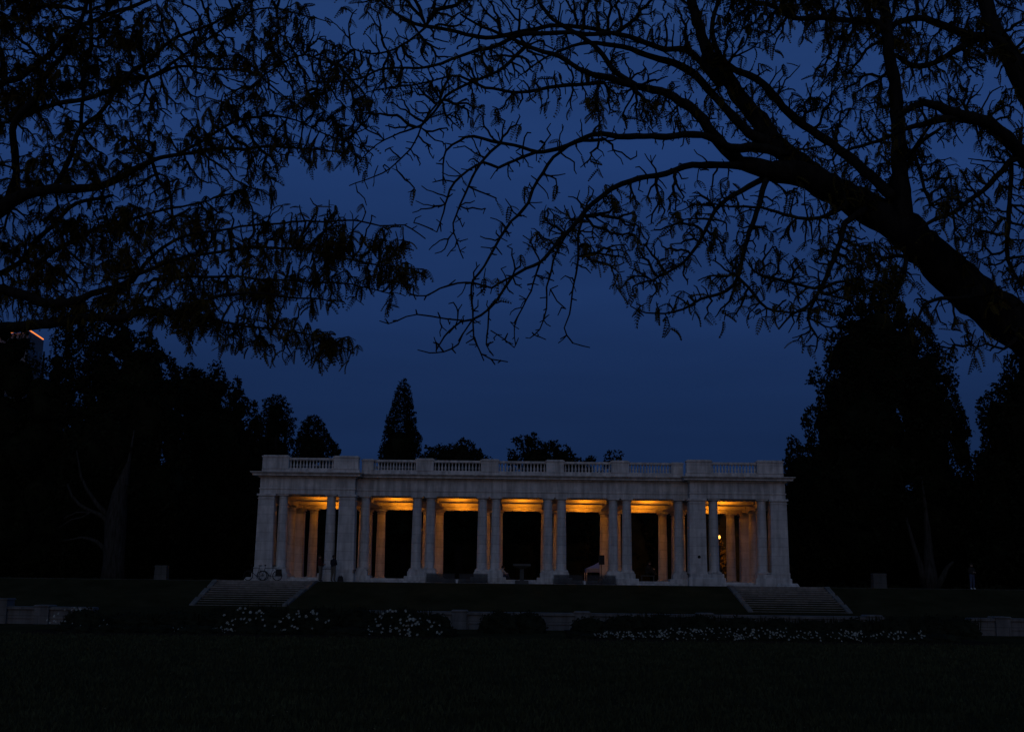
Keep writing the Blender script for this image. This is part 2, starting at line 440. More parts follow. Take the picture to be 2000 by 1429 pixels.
def cornice(x0, x1, y0, y1, z, pr=.62):
    """bed mould, deep soffit, thin fascia and an overhanging crown mould that leans outward"""
    mb = MB()
    def ring(q0, q1, za, zb):
        vs = [(x0 - q, y, zz) if i in (0, 3) else (x1 + q, y, zz) for q, zz in ((q0, za), (q1, zb)) for i, y in enumerate((y0 - q, y0 - q, y1, y1))]
        mb.add(vs, [(0, 3, 2, 1), (4, 5, 6, 7), (0, 1, 5, 4), (1, 2, 6, 5), (2, 3, 7, 6), (3, 0, 4, 7)])
    ring(.12, .12, z, z + .04); ring(pr - .16, pr - .16, z + .042, z + .115); ring(pr - .17, pr, z + .117, z + .26); ring(pr, pr, z + .262, z + .30)
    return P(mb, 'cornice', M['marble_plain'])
ZC = SOF + 1.2
cornice(-11.0, 11.0, 82.62, 92.4, ZC, .58)
for s in (-1, 1):
    x0, x1 = sorted((s * 11.64, s * 18.22)); cornice(x0, x1, WY - .48, 92.4, ZC + .004)

# roof deck, side and rear beams, ceiling
mb = MB(); mb.box(-18.0, 18.0, 83.3, 92.5, ZC - .25, ZC - .02); P(mb, 'roof_deck', M['ceiling'])
mb = MB()
mb.box(-17.9, 17.9, 91.55, 92.45, SOFR, SOFR + .22); mb.box(-17.95, 17.95, 91.5, 92.5, SOFR + .22, SOFR + .5)
mb.box(-17.9, 17.9, 91.56, 92.44, SOFR + .5, ZC - .26); P(mb, 'rear_beam', M['ceiling'])
for s in (-1, 1):
    mb = MB(); x0, x1 = sorted((s * 16.95, s * 18.1)); mb.box(x0, x1, 84.72, 91.45, SOFR + .02, ZC - .26); P(mb, 'side_beam', M['ceiling'])
for y, z, w_ in ((86.1, E + 5.88, 1.8), (89.6, E + 5.74, .3)):
    mb = MB(); mb.box(-16.9, 16.9, y, y + w_, z, ZC - .27); P(mb, 'ceiling_beam', M['ceiling'])
for p in PAIRS + (-11.6, 11.6):
    mb = MB(); mb.box(p - .8, p + .8, 84.72, 91.48, E + 5.70, ZC - .28); P(mb, 'cross_beam', M['ceiling'])

# balustrade: plinth course, piers, rails and balusters
ZB = ZC + .30
mb = MB(); mb.box(-11.3, 11.3, 82.62, 83.05, ZB, ZB + .26); P(mb, 'balustrade_plinth', M['marble_plain'])
for s in (-1, 1):
    mb = MB(); x0, x1 = sorted((s * 11.34, s * 18.15)); mb.box(x0, x1, WY - .45, WY, ZB, ZB + .26); P(mb, 'balustrade_plinth', M['marble_plain'])
def bpier(x0, x1, y0, y1, h=1.16):
    mb = MB(); mb.box(x0, x1, y0, y1, ZB + .262, ZB + h - .16); mb.box(x0 - .05, x1 + .05, y0 - .05, y1 + .05, ZB + h - .16, ZB + h - .06)
    mb.box(x0 + .03, x1 - .03, y0 + .03, y1 - .03, ZB + h - .06, ZB + h, bevel=.03); P(mb, 'balustrade_pier', M['marble_plain'])
for p in PAIRS: bpier(p - .62, p + .62, 82.58, 83.1)
for s in (-1, 1):
    a, b = sorted((s * 10.45, s * 11.28)); bpier(a, b, 82.6, 83.1, 1.08)
    a, b = sorted((s * 11.42, s * 13.15)); bpier(a, b, WY - .5, WY + .1, 1.2)
    a, b = sorted((s * 16.3, s * 18.12)); bpier(a, b, WY - .5, WY + .1, 1.2)
bal = None
ZR = ZB + .26
def balusters(x0, x1, y, n):
    global bal
    mb = MB(); mb.box(x0, x1, y - .17, y + .17, ZR + .63, ZR + .71); mb.box(x0, x1, y - .14, y + .14, ZR + .71, ZR + .78)
    mb.box(x0, x1, y - .13, y + .13, ZR + .002, ZR + .05)
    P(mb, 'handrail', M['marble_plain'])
    for i in range(n):
        x = x0 + (x1 - x0) * (i + .5) / n
        if bal is None:
            mb = MB(); z = ZR + .05; mb.box(-.07, .07, -.07, .07, z, z + .05)
            mb.lathe(0, 0, [(.045, z + .05), (.055, z + .09), (.08, z + .17), (.078, z + .22), (.05, z + .33), (.036, z + .43), (.036, z + .47), (.055, z + .49), (.05, z + .52)], 10)
            mb.box(-.07, .07, -.07, .07, z + .52, z + .58)
            bal = mb.build('baluster', M['marble_plain'], pav); bal.location = (x, y - 83, -TZ)
        else:
            c = bal.copy(); C.objects.link(c); c.parent = pav; c.location = (x, y - 83, -TZ)
edges = [-10.45, -6.86 - .62, -6.86 + .62, -2.28 - .62, -2.28 + .62, 2.3 - .62, 2.3 + .62, 6.86 - .62, 6.86 + .62, 10.45]
for i in range(5): balusters(edges[2 * i], edges[2 * i + 1], 82.84, 14)
balusters(-16.3, -13.15, WY - .22, 14); balusters(13.15, 16.3, WY - .22, 14)
# rear and side rails, lower and hidden for the most part
mb = MB()
for x in np.arange(-17.6, 17.7, .23):
    mb.box(x - .04, x + .04, 92.2, 92.3, ZB + .02, ZB + .5)
mb.box(-18, 18, 92.12, 92.38, ZB, ZB + .02 + .1); mb.box(-18, 18, 92.12, 92.38, ZB + .5, ZB + .6)
tag(P(mb, 'rear_rail', M['marble_plain']), kind='stuff')
for s in (-1, 1):
    mb = MB(); x0, x1 = sorted((s * 17.7, s * 18.1)); mb.box(x0, x1, WY + .1, 92.1, ZB, ZB + .9); P(mb, 'side_parapet', M['marble_plain'])
# plaque on the right inner pier
mb = MB()
mb.tube([(12.18, WY - .57, E + 2.02), (12.18, WY - .52, E + 2.02)], .1, 18)
P(mb, 'plaque', M['plaque'])

# amber floodlights hidden behind the front architrave and the two ceiling beams
fl = None
bays = [(-14.6, 'leftmost wing'), (-9.1, 'second bay from the left'), (-4.57, 'third bay from the left'), (0, 'middle bay'), (4.57, 'third bay from the right'), (9.1, 'second bay from the right'), (14.6, 'rightmost wing')]
rows = [(84.86, SOF + .36, 'front beam', 1.0), (88.06, E + 5.88 + .26, 'first ceiling beam', .52), (90.08, E + 5.74 + .26, 'second ceiling beam', .42)]
for (x, where) in bays:
    for (y, z, bm_, pw) in rows:
        if fl is None:
            fl = thing('floodlight', 'x', 'floodlight', (x, y, z), 'floodlights under the pavilion ceiling')
            mb = MB(); mb.box(-.22, .22, -.12, .0, -.08, .08, bevel=.02); mb.tube([(0, -.1, 0), (0, -.14, -.0)], .02, 6); mb.build('housing', M['black'], fl)
            mb = MB(); mb.box(-.19, .19, .003, .02, -.06, .06); mb.build('lens', M['lampglass'], fl)
            o = fl
        else:
            o = copy_tree(fl); o.location = (x, y, z)
        o['label'] = 'amber floodlight fixed behind the ' + bm_ + ' in the ' + where
        ld = bpy.data.lights.new('flood_lamp', 'SPOT'); ld.energy = LAMP * pw * (1.3 if abs(x) > 14 else 1); ld.color = (1.0, 0.28, 0.006); ld.spot_size = math.radians(148); ld.spot_blend = 1.0; ld.shadow_soft_size = .1
        lo = bpy.data.objects.new('flood_lamp', ld); C.objects.link(lo); lo.parent = o; lo.location = (0, .05, 0); lo.rotation_euler = (math.radians(90 + 32), 0, 0)

# ------------------------------------------------------------------ terrace steps
def stairs(x0t, x1t, x0b, x1b, label, outer):
    t = thing('stone_stairs', label, 'stairs', ((x0t + x1t) / 2, 77.5, 0), 'stone stairs up the bank')
    T = Vector(t.location); n = 12; mb = MB()
    zf = 0.0
    for i in range(n):
        f = i / (n - 1); y = 75.0 + 5.5 * i / n; yn = 81 if i == n - 1 else 75.0 + 5.5 * (i + 1) / n + .3
        a = x0b + (x0t - x0b) * f; b = x1b + (x1t - x1b) * f; z = (TZ + .03) * (i + 1) / n
        mb.box(a, b, y, yn, z - .17, z - .03); mb.box(a, b, y - .012, yn, z - .03, z)
    mb.v = [(p[0] - T.x, p[1] - T.y, p[2] - T.z) for p in mb.v]; mb.build('steps', M['step'], t)
    for side, xb, xt in (('a', x0b, x0t), ('b', x1b, x1t)):
        mb = MB(); s = -1 if side == 'a' else 1
        for k in range(3):
            f0, f1 = k / 3, (k + 1) / 3; y0, y1 = 74.9 + 5.6 * f0, 74.9 + 5.6 * f1
            a0 = xb + (xt - xb) * f0; a1 = xb + (xt - xb) * f1; zt = TZ * f1 + .06; zl = TZ * f0 + .16
            ym = y0 + (y1 - y0) * .72; am = a0 + (a1 - a0) * .72; w = .32 * s
            vs = [(a0, y0, -.1), (a0 + w, y0, -.1), (a0 + w, y0, zl), (a0, y0, zl), (am, ym, zt), (am + w, ym, zt), (a1, y1, zt), (a1 + w, y1, zt), (a1, y1, -.1), (a1 + w, y1, -.1)]
            mb.add(vs, [(0, 1, 2, 3), (3, 2, 5, 4), (4, 5, 7, 6), (6, 7, 9, 8), (1, 9, 7, 5, 2), (0, 3, 4, 6, 8)])
        mb.v = [(p[0] - T.x, p[1] - T.y, p[2] - T.z) for p in mb.v]; mb.build('cheek_wall', M['cheek'], t)
stairs(-20.3, -13.95, -20.4, -14.95, 'wide flight of grey stone stairs up the bank below the bicycles', -1)
stairs(14.1, 20.2, 14.45, 20.3, 'wide flight of grey stone stairs up the bank below the right wing', 1)


# ------------------------------------------------------------------ low basin walls
def basin(X0, X1, y, piers, label, tall=()):
    t = thing('low_wall', label, 'wall', ((X0 + X1) / 2, y, 0), 'low stone walls before the bank'); mb = MB(); cx = (X0 + X1) / 2
    mb.box(X0 - cx, X1 - cx, -.22, .22, -.05, .52); mb.box(X0 - cx + .01, X1 - cx - .01, -.25, .25, .2, .24); mb.build('wall', M['wall'], t)
    mb = MB(); mb.box(X0 - cx - .02, X1 - cx + .02, -.30, .30, .522, .62, bevel=.03); mb.build('coping', M['wall'], t)
    for p in piers:
        mb = MB(); h = .9 if p in tall else .68; w = .42 if p in tall else .26
        mb.box(p - cx - w, p - cx + w, -.34, .34, -.05, h - .05); mb.box(p - cx - w - .03, p - cx + w + .03, -.37, .37, h - .05, h, bevel=.03); mb.build('pier', M['wall'], t)
px = lambda x, Y: float(at(x, 1142, Y)[0])
basin(px(690, 43.5), px(1720, 43.5), 43.5, [px(899, 43.5), px(1137, 43.5), px(1375, 43.5), px(1700, 43.5)], 'long low grey stone wall with square piers between the flower beds')
basin(px(-160, 43.5), px(190, 43.5), 43.5, [px(2, 43.5), px(92, 43.5)], 'low grey stone wall with a tall end pier at the left edge', tall=(px(2, 43.5),))
basin(px(1888, 43.5), px(2200, 43.5), 43.5, [px(1948, 43.5)], 'low grey stone wall running off to the right edge')

# ------------------------------------------------------------------ objects on the terrace
def block(x, y0, y1, w, Y, label):
    c = at(x, y1, Y); h = (y1 - y0) * Y / F; t = MB(); hw = w * Y / F / 2
    t.box(-hw, hw, -.35, .35, -.05, h - .1, taper=.03); t.box(-hw + .0, hw - .0, -.34, .34, h - .1, h, bevel=.04)
    o = t.build('stone_block', M['block']); o.location = (c[0], Y, TZ); tag(o, label, 'stone block', 'granite blocks on the terrace')
block(315, 1105, 1132, 24, 82, 'square grey stone block on the terrace right of the thick pale tree trunk')
block(1717, 1122, 1150, 26, 82, 'square grey stone block on the terrace right of the pavilion')

# T-shaped stone pedestal in the middle
X0 = float(at(1019, 1138, 81.0)[0]); k = 81 / F
t = thing('stone_font', 'dark T shaped stone font standing before the middle bay', 'font', (X0, 81.2, TZ))
mb = MB(); mb.box(-13 * k, 13 * k, -.4, .4, -.05, .24, bevel=.03); mb.build('base', M['block'], t)
mb = MB(); mb.box(-4 * k, 4 * k, -.14, .14, .24, 29 * k); mb.build('stem', M['block'], t)
mb = MB()
a, b = 5 * k, 17 * k
vs = [(-a, -.2, 29 * k), (a, -.2, 29 * k), (a, .2, 29 * k), (-a, .2, 29 * k), (-b, -.45, 34 * k), (b, -.45, 34 * k), (b, .45, 34 * k), (-b, .45, 34 * k), (-b, -.45, 38 * k), (b, -.45, 38 * k), (b, .45, 38 * k), (-b, .45, 38 * k)]
mb.add(vs, [(0, 3, 2, 1), (8, 9, 10, 11)] + [(r + q, r + (q + 1) % 4, r + 4 + (q + 1) % 4, r + 4 + q) for r in (0, 4) for q in range(4)])
mb.build('basin', M['block'], t)

# low dark mesh screens with a white post between
def screen(x0, x1, label):
    Y = 81.6; A = at(x0, 1130, Y)[0]; B = at(x1, 1130, Y)[0]; cx = (A + B) / 2; h = .62
    t = thing('mesh_screen', label, 'barrier', (float(cx), Y, TZ + .012), 'low dark screens before the floor edge'); w = float(B - A) / 2
    for s in (-1, 1):
        a, b = sorted((s * .12, s * w)); mb = MB(); mb.box(a + .03, b - .03, -.006, .006, .05, h - .03); mb.build('panel', M['screen'], t)
        mb = MB(); mb.tube([(a, 0, 0), (a, 0, h), (b, 0, h), (b, 0, 0)], .022, 6); mb.tube([(a, 0, .05), (b, 0, .05)], .015, 6); mb.build('frame', M['steel'], t)
    mb = MB(); mb.box(-.05, .05, -.05, .05, 0, .22, bevel=.02); mb.build('post', M['white'], t)
screen(832, 953, 'low dark mesh screen with a white post left of the stone font')
screen(1081, 1203, 'low dark mesh screen with a white post in front of the loudspeaker')

# loudspeaker on a stand
sp = at(1175, 1138, 82.0)
t = thing('speaker_stand', 'thin black tripod stand holding up the loudspeaker', 'stand', (float(sp[0]), 82.0, TZ + .01))
mb = MB(); mb.tube([(0, 0, .1), (0, 0, 1.36)], .022, 8); mb.build('pole', M['black'], t)
for a in range(3):
    mb = MB(); q = a * 2.094 + .5; mb.tube([(0, 0, .5), (.42 * math.cos(q), .42 * math.sin(q), .0)], .016, 6); mb.build('leg', M['black'], t)
t = thing('loudspeaker', 'black loudspeaker on a tripod stand in front of an amber lit column', 'loudspeaker', (float(sp[0]), 82.0, TZ + 1.37))
mb = MB(); mb.box(-.19, .19, -.17, .17, 0, .64, bevel=.03); mb.build('cabinet', M['black'], t)
mb = MB(); mb.box(-.16, .16, -.185, -.173, .04, .6); mb.build('grille', M['darkc'], t)

# canopy tent behind the pavilion
A = at(1144, 1130, 101.0); B = at(1213, 1130, 101.0)
t = thing('canopy_tent', 'pale pop up canopy tent behind the pavilion near the loudspeaker', 'tent', (float(A[0] + B[0]) / 2, 101, TZ)); w = float(B[0] - A[0]) / 2
mb = MB(); z0 = (1131 - 1107) * 101 / F - .1 + 1.6 - TZ + .6
z0 = float(at(1150, 1117, 101)[2]) - TZ; zt = float(at(1180, 1092, 101)[2]) - TZ
mb.add([(-w, -w, z0), (w, -w, z0), (w, w, z0), (-w, w, z0), (0, 0, zt), (-w, -w, z0 + .3), (w, -w, z0 + .3), (w, w, z0 + .3), (-w, w, z0 + .3), (-w * .5, -w * .5, z0 + .3 + (zt - z0 - .3) * .42), (w * .5, -w * .5, z0 + .3 + (zt - z0 - .3) * .42), (w * .5, w * .5, z0 + .3 + (zt - z0 - .3) * .42), (-w * .5, w * .5, z0 + .3 + (zt - z0 - .3) * .42)],
       [(0, 1, 6, 5), (1, 2, 7, 6), (2, 3, 8, 7), (3, 0, 5, 8), (5, 6, 10, 9), (6, 7, 11, 10), (7, 8, 12, 11), (8, 5, 9, 12), (9, 10, 4), (10, 11, 4), (11, 12, 4), (12, 9, 4)])
mb.build('canopy', M['canvas'], t)
for sx in (-1, 1):
    for sy in (-1, 1):
        mb = MB(); mb.box(sx * w - .03, sx * w + .03, sy * w - .03, sy * w + .03, 0, z0); mb.build('leg', M['white'], t)

# street lamp far behind, seen through the right wing
c = at(1405, 1048, 118)
t = thing('street_lamp', 'lit park lamp with amber globe seen between the columns of the right wing', 'street lamp', (float(c[0]), 118, TZ))
h = float(c[2]) - TZ
mb = MB(); mb.lathe(0, 0, [(.16, 0), (.14, .3), (.07, .4), (.05, h - .5), (.09, h - .42), (.12, h - .36)], 12); mb.build('pole', M['steel'], t)
mb = MB(); mb.ball((0, 0, h - .02), (.115, .115, .17)); mb.build('globe', M['globe'], t)
ld = bpy.data.lights.new('street_lamp_light', 'POINT'); ld.energy = 700; ld.color = (1, .32, .05); ld.shadow_soft_size = .25
lo = bpy.data.objects.new('street_lamp_light', ld); C.objects.link(lo); lo.parent = t; lo.location = (0, .5, h - .1)


# bicycles
def bicycle(x, Y, flip, label, pannier):
    t = thing('bicycle', label, 'bicycle', (x, Y, TZ + .012), 'bicycles leaning by the left wing'); f = -1 if flip else 1
    if flip: t.rotation_euler.z = math.pi
    R = .34; wb = .52
    for s in (-1, 1):
        w = thing('wheel', None, None); w.parent = t
        mb = MB(); mb.torus((0, 0, 0), R - .02, .02); ty = mb.build('tyre', M['tyre'], w)
        w.location = (s * wb, 0, R)
        mb = MB(); mb.torus((0, 0, 0), R - .045, .01)
        for q in range(14):
            a = q * 2 * math.pi / 14; mb.tube([(0, 0, 0), ((R - .05) * math.cos(a), 0, (R - .05) * math.sin(a))], .003, 4)
        mb.tube([(0, -.05, 0), (0, .05, 0)], .025, 8); mb.build('rim', M['steel'], w)
    bb = (.05, 0, .28); st = (.22, 0, .86); hd = (-.33, 0, .84); hl = (-.38, 0, .68)
    mb = MB()
    for a, b, r in ((bb, st, .017), (st, hd, .017), (bb, hl, .02), (hd, hl, .02), (bb, (wb, 0, R), .012), ((.19, 0, .78), (wb, 0, R), .01)): mb.tube([a, b], r, 8)
    mb.tube([hl, (-.43, 0, .55), (-wb, 0, R)], .014, 8); mb.build('frame', M['steel'], t)
    mb = MB(); mb.tube([hd, (-.32, 0, .99)], .014, 6); mb.tube([(-.42, -.05, 1.0), (-.34, -.26, 1.02), (-.32, 0, 1.0), (-.34, .26, 1.02), (-.42, .05, 1.0)], .013, 6)
    mb.ball((-.32, 0, 1.03), (.05, .08, .05)); mb.build('handlebar', M['black'], t)
    mb = MB(); mb.tube([st, (.25, 0, .98)], .013, 6); mb.ball((.27, 0, 1.0), (.15, .075, .035)); mb.build('saddle', M['black'], t)
    mb = MB(); mb.torus(bb, .09, .006, seg=20, sub=4); mb.tube([bb, (.1, -.06, .13)], .01, 5); mb.tube([bb, (0, .06, .43)], .01, 5); mb.build('crank', M['steel'], t)
    if pannier:
        mb = MB(); mb.box(.42, .78, -.22, -.06, .3, .78, bevel=.05, taper=.02); mb.box(.42, .78, .06, .22, .3, .78, bevel=.05, taper=.02); mb.box(.36, .8, -.05, .05, .74, .78); mb.build('pannier', M['darkc'], t)
    return t
bicycle(float(at(526, 1137, 80.8)[0]), 80.8, False, 'bicycle with black panniers leaning at the left wing pedestal', True)
bicycle(float(at(499, 1137, 81.1)[0]), 81.1, False, 'bicycle without bags, partly hidden behind the one with panniers', False)


# ------------------------------------------------------------------ people
def person(loc, rz, J, mats, label, hair=M['hair'], h=1.72):
    """J: joint dict in metres (figure about 1.72 tall, facing -Y); one skinned body"""
    t = thing('person', label, 'person', loc, rz=rz)
    names = list(J); idx = {k: i for i, k in enumerate(names)}
    E_ = [('pelvis', 'belly'), ('belly', 'chest'), ('chest', 'neck'), ('neck', 'head'), ('head', 'crown')]
    for s in 'LR':
        E_ += [('pelvis', 'hip' + s), ('hip' + s, 'knee' + s), ('knee' + s, 'ankle' + s), ('ankle' + s, 'toe' + s), ('chest', 'sho' + s), ('sho' + s, 'elb' + s), ('elb' + s, 'wri' + s), ('wri' + s, 'palm' + s)]
    rad = dict(pelvis=.155, belly=.15, chest=.16, neck=.062, head=.095, crown=.07)
    for s in 'LR': rad.update({'hip' + s: .108, 'knee' + s: .082, 'ankle' + s: .062, 'toe' + s: .035, 'sho' + s: .078, 'elb' + s: .06, 'wri' + s: .034, 'palm' + s: .032})
    me = bpy.data.meshes.new('body'); me.from_pydata([J[k] for k in names], [(idx[a], idx[b]) for a, b in E_], [])
    ob = bpy.data.objects.new('body', me); C.objects.link(ob)
    sk = ob.modifiers.new('s', 'SKIN'); me.skin_vertices.new() if not me.skin_vertices else None
    for k in names:
        r = rad[k]; me.skin_vertices[0].data[idx[k]].radius = (r * (1.15 if k in ('pelvis', 'belly', 'chest') else 1), r)
        me.skin_vertices[0].data[idx[k]].use_root = (k == 'pelvis')
    sb = ob.modifiers.new('u', 'SUBSURF'); sb.levels = 2; sb.render_levels = 2
    dg = bpy.context.evaluated_depsgraph_get(); ev = ob.evaluated_get(dg); nm = bpy.data.meshes.new_from_object(ev)
    bpy.data.objects.remove(ob)
    for q in mats: nm.materials.append(q)          # skin, top, trousers, shoes
    P_ = {k: np.array(J[k], float) for k in names}; reg = {}
    for a, b in E_:
        key = (a, b); mi = 1
        if b.startswith(('knee', 'hip', 'ankle')): mi = 2
        if b.startswith('toe'): mi = 3
        if b.startswith('palm') or b in ('head', 'crown'): mi = 0
        reg[key] = mi
    for p in nm.polygons:
        c = np.array(p.center); best = 9; bm_ = 1
        for (a, b), mi in reg.items():
            A, B = P_[a], P_[b]; d = B - A; u = max(0, min(1, np.dot(c - A, d) / (np.dot(d, d) + 1e-9))); q = np.linalg.norm(c - A - u * d) - rad[a] * .6
            if q < best: best = q; bm_ = mi
        p.material_index = bm_; p.use_smooth = True
    o = bpy.data.objects.new('body', nm); C.objects.link(o); o.parent = t
    # fingers and thumb, nose and ears
    fm = MB()
    for s in 'LR':
        w, pm = P_['wri' + s], P_['palm' + s]; d = (pm - w); d /= np.linalg.norm(d) + 1e-9; side = np.cross(d, [0, -1, .2]); side /= np.linalg.norm(side) + 1e-9; cu = np.cross(side, d)
        for k, (o_, l_) in enumerate(((-.03, .065), (-.01, .078), (.01, .074), (.03, .056))):
            b = pm + side * o_ + d * .01; fm.tube([b, b + d * l_ * .5 + cu * .01, b + d * l_ * .85 + cu * .035], [.009, .008, .006], 6)
        b = w + d * .02 + side * -.035; fm.tube([b, b + d * .035 - side * .03, b + d * .065 - side * .035], [.011, .01, .007], 6)
    hd = P_['head']; cr = P_['crown']
    fm.ball(hd + np.array([0, -.10, -.005]), (.014, .022, .02)); fm.ball(hd + np.array([.092, 0, 0]), (.012, .022, .032)); fm.ball(hd + np.array([-.092, 0, 0]), (.012, .022, .032))
    fm.build('hands_and_face', mats[0], t)
    em = MB()
    for s in (-1, 1): em.ball(hd + np.array([s * .033, -.085, .015]), (.012, .009, .008), 8, 6)
    em.build('eyes', M['black'], t)
    hm = MB(); hm.ball((hd + cr) / 2 + np.array([0, .025, .035]), (.108, .115, .105)); hm.build('hair', hair, t)
    return t


def standing(dx=0, lean=0, arms='down'):
    J = dict(pelvis=(0, 0, .95), belly=(0, lean * .3, 1.1), chest=(0, lean * .7, 1.3), neck=(0, lean, 1.47), head=(0, lean - .02, 1.6), crown=(0, lean - .01, 1.68))
    for s, n in ((1, 'L'), (-1, 'R')):
        J.update({'hip' + n: (s * .1, 0, .88), 'knee' + n: (s * .11, -.02, .48), 'ankle' + n: (s * .12, .02, .07), 'toe' + n: (s * .14, -.14, .035), 'sho' + n: (s * .19, lean * .8, 1.40)})
        if arms == 'down': J.update({'elb' + n: (s * .25, .03 + lean * .5, 1.13), 'wri' + n: (s * .22, -.1, .92), 'palm' + n: (s * .21, -.14, .86)})
        else: J.update({'elb' + n: (s * .24, -.02, 1.14), 'wri' + n: (s * .12, -.24, 1.12), 'palm' + n: (s * .07, -.29, 1.13)})
    return J
def seated():
    J = dict(pelvis=(0, .1, .18), belly=(0, .1, .32), chest=(0, .02, .52), neck=(0, -.04, .68), head=(0, -.09, .79), crown=(0, -.09, .87))
    for s, n in ((1, 'L'), (-1, 'R')):
        J.update({'hip' + n: (s * .1, .04, .15), 'knee' + n: (s * .2, -.35, .36), 'ankle' + n: (s * .12, -.5, .07), 'toe' + n: (s * .14, -.64, .035), 'sho' + n: (s * .19, 0, .61), 'elb' + n: (s * .26, -.16, .42), 'wri' + n: (s * .1, -.36, .42), 'palm' + n: (s * .05, -.42, .42)})
    return J
p1 = at(650, 1137, 80.9)
person((float(p1[0]), 80.9, TZ + .012), math.radians(150), standing(arms='front'), [M['skin'], M['navy'], M['khaki'], M['black']], 'person in a dark jacket standing with back turned before the left wing column')
p2 = at(625, 1137, 81.3); J = standing(lean=.1, arms='front')
person((float(p2[0]), 81.3, TZ + .012), math.radians(75), J, [M['skin'], M['maroon'], M['khaki'], M['black']], 'person in a dark red top leaning beside the pale pedestal')
p3 = at(1266, 1133, 84.6)
person((float(p3[0]), 84.4, ZF + .44), math.radians(60), seated(), [M['skin'], M['darkc'], M['darkc'], M['black']], 'person in dark clothes hunched on a low bench in the fifth bay')
mb = MB(); mb.box(-.5, .5, -.2, .2, .36, .42, bevel=.01)
for s in (-1, 1): mb.box(s * .42 - .03, s * .42 + .03, -.17, .17, 0, .36)
o = mb.build('low_bench', M['block']); o.location = (float(p3[0]) - .05, 84.45, ZF + .002); tag(o, 'short low bench under the hunched person in dark clothes', 'bench')
p4 = at(983, 1130, 83.9)
person((float(p4[0]) - .1, 84.2, ZF + .02), math.radians(120), seated(), [M['skin'], M['pale'], M['denim'], M['black']], 'person in a pale top sitting on the floor left of the stone font')
p5 = at(1889, 1150, 83.5)
person((float(p5[0]), 82.5, TZ), math.radians(20), standing(arms='front'), [M['skin'], M['darkc'], M['denim'], M['white']], 'person in jeans and white shoes standing under the trees at far right')
# bag on the ground
b = at(664, 1137, 80.8); mb = MB()
mb.box(-.2, .2, -.14, .14, 0, .38, taper=.05, bevel=.06); o = mb.build('backpack', M['darkc']); o.location = (float(b[0]), 80.95, TZ + .012); tag(o, 'black backpack on the ground beside the person in a dark jacket', 'bag')
mb = MB(); mb.tube([(-.08, -.1, .38), (-.06, -.1, .45), (.06, -.1, .45), (.08, -.1, .38)], .012, 6); mb.build('handle', M['darkc'], o)

# ------------------------------------------------------------------ tower far behind on the left
A = at(57, 644, 240); hA = float(A[2]); B = at(86, 659, 250); Lp = at(-60, 640, 252)
t = thing('tower_block', 'distant pale tower block with an orange lit roof edge behind the left trees', 'building', (float(A[0]), 240, 0))
mb = MB(); foot = [np.array([0, 0]), np.array([B[0] - A[0], 10.0]), np.array([B[0] - A[0] - 30, 38]), np.array([Lp[0] - A[0], 12])]
foot = [np.array(q, float) for q in foot]; hz = hA - .3
mb.add([(q[0], q[1], z) for z in (0, hz) for q in foot], [(0, 1, 5, 4), (1, 2, 6, 5), (2, 3, 7, 6), (3, 0, 4, 7), (4, 5, 6, 7)]); mb.build('wall', M['tower'], t)
mb = MB()
for (a, b) in ((foot[3], foot[0]), (foot[0], foot[1])):
    mb.tube([(a[0], a[1] - .3, hz + .3), (b[0], b[1] - .3, hz + .3)], .12, 6)
mb.build('roof_light', M['neon'], t)
for (a, b) in ((foot[3], foot[0]), (foot[0], foot[1])):
    d = b - a; nn = np.array([d[1], -d[0]]); nn /= np.linalg.norm(nn)
    mb = MB()
    for r in range(14):
        z = hz - 3 - 3.3 * r
        for k_ in range(5):
            f0, f1 = (k_ + .22) / 5, (k_ + .8) / 5; q0 = a + d * f0 + nn * .06; q1 = a + d * f1 + nn * .06
            mb.add([(q0[0], q0[1], z - 1.6), (q1[0], q1[1], z - 1.6), (q1[0], q1[1], z), (q0[0], q0[1], z)], [(0, 1, 2, 3)])
    mb.build('window', M['glass'], t)


# ------------------------------------------------------------------ background trees
def radius_profile(kind, t):
    if kind == 'cone': return np.clip((1 - t) ** .85 * (np.minimum(1, t / .06 + .55)), .01, 1)
    if kind == 'spire': return np.clip((1 - t ** 1.7) * np.minimum(1, .55 + t * 2.2), .02, 1)
    if kind == 'ball': return np.sqrt(np.clip(1 - (2 * t - 1) ** 2, 0.0, 1)) * .98 + .02
    if kind == 'dome': return np.sqrt(np.clip(1 - t ** 2.2, 0.0, 1)) * .97 + .03
    return np.sqrt(np.clip(1 - t, 0.01, 1))


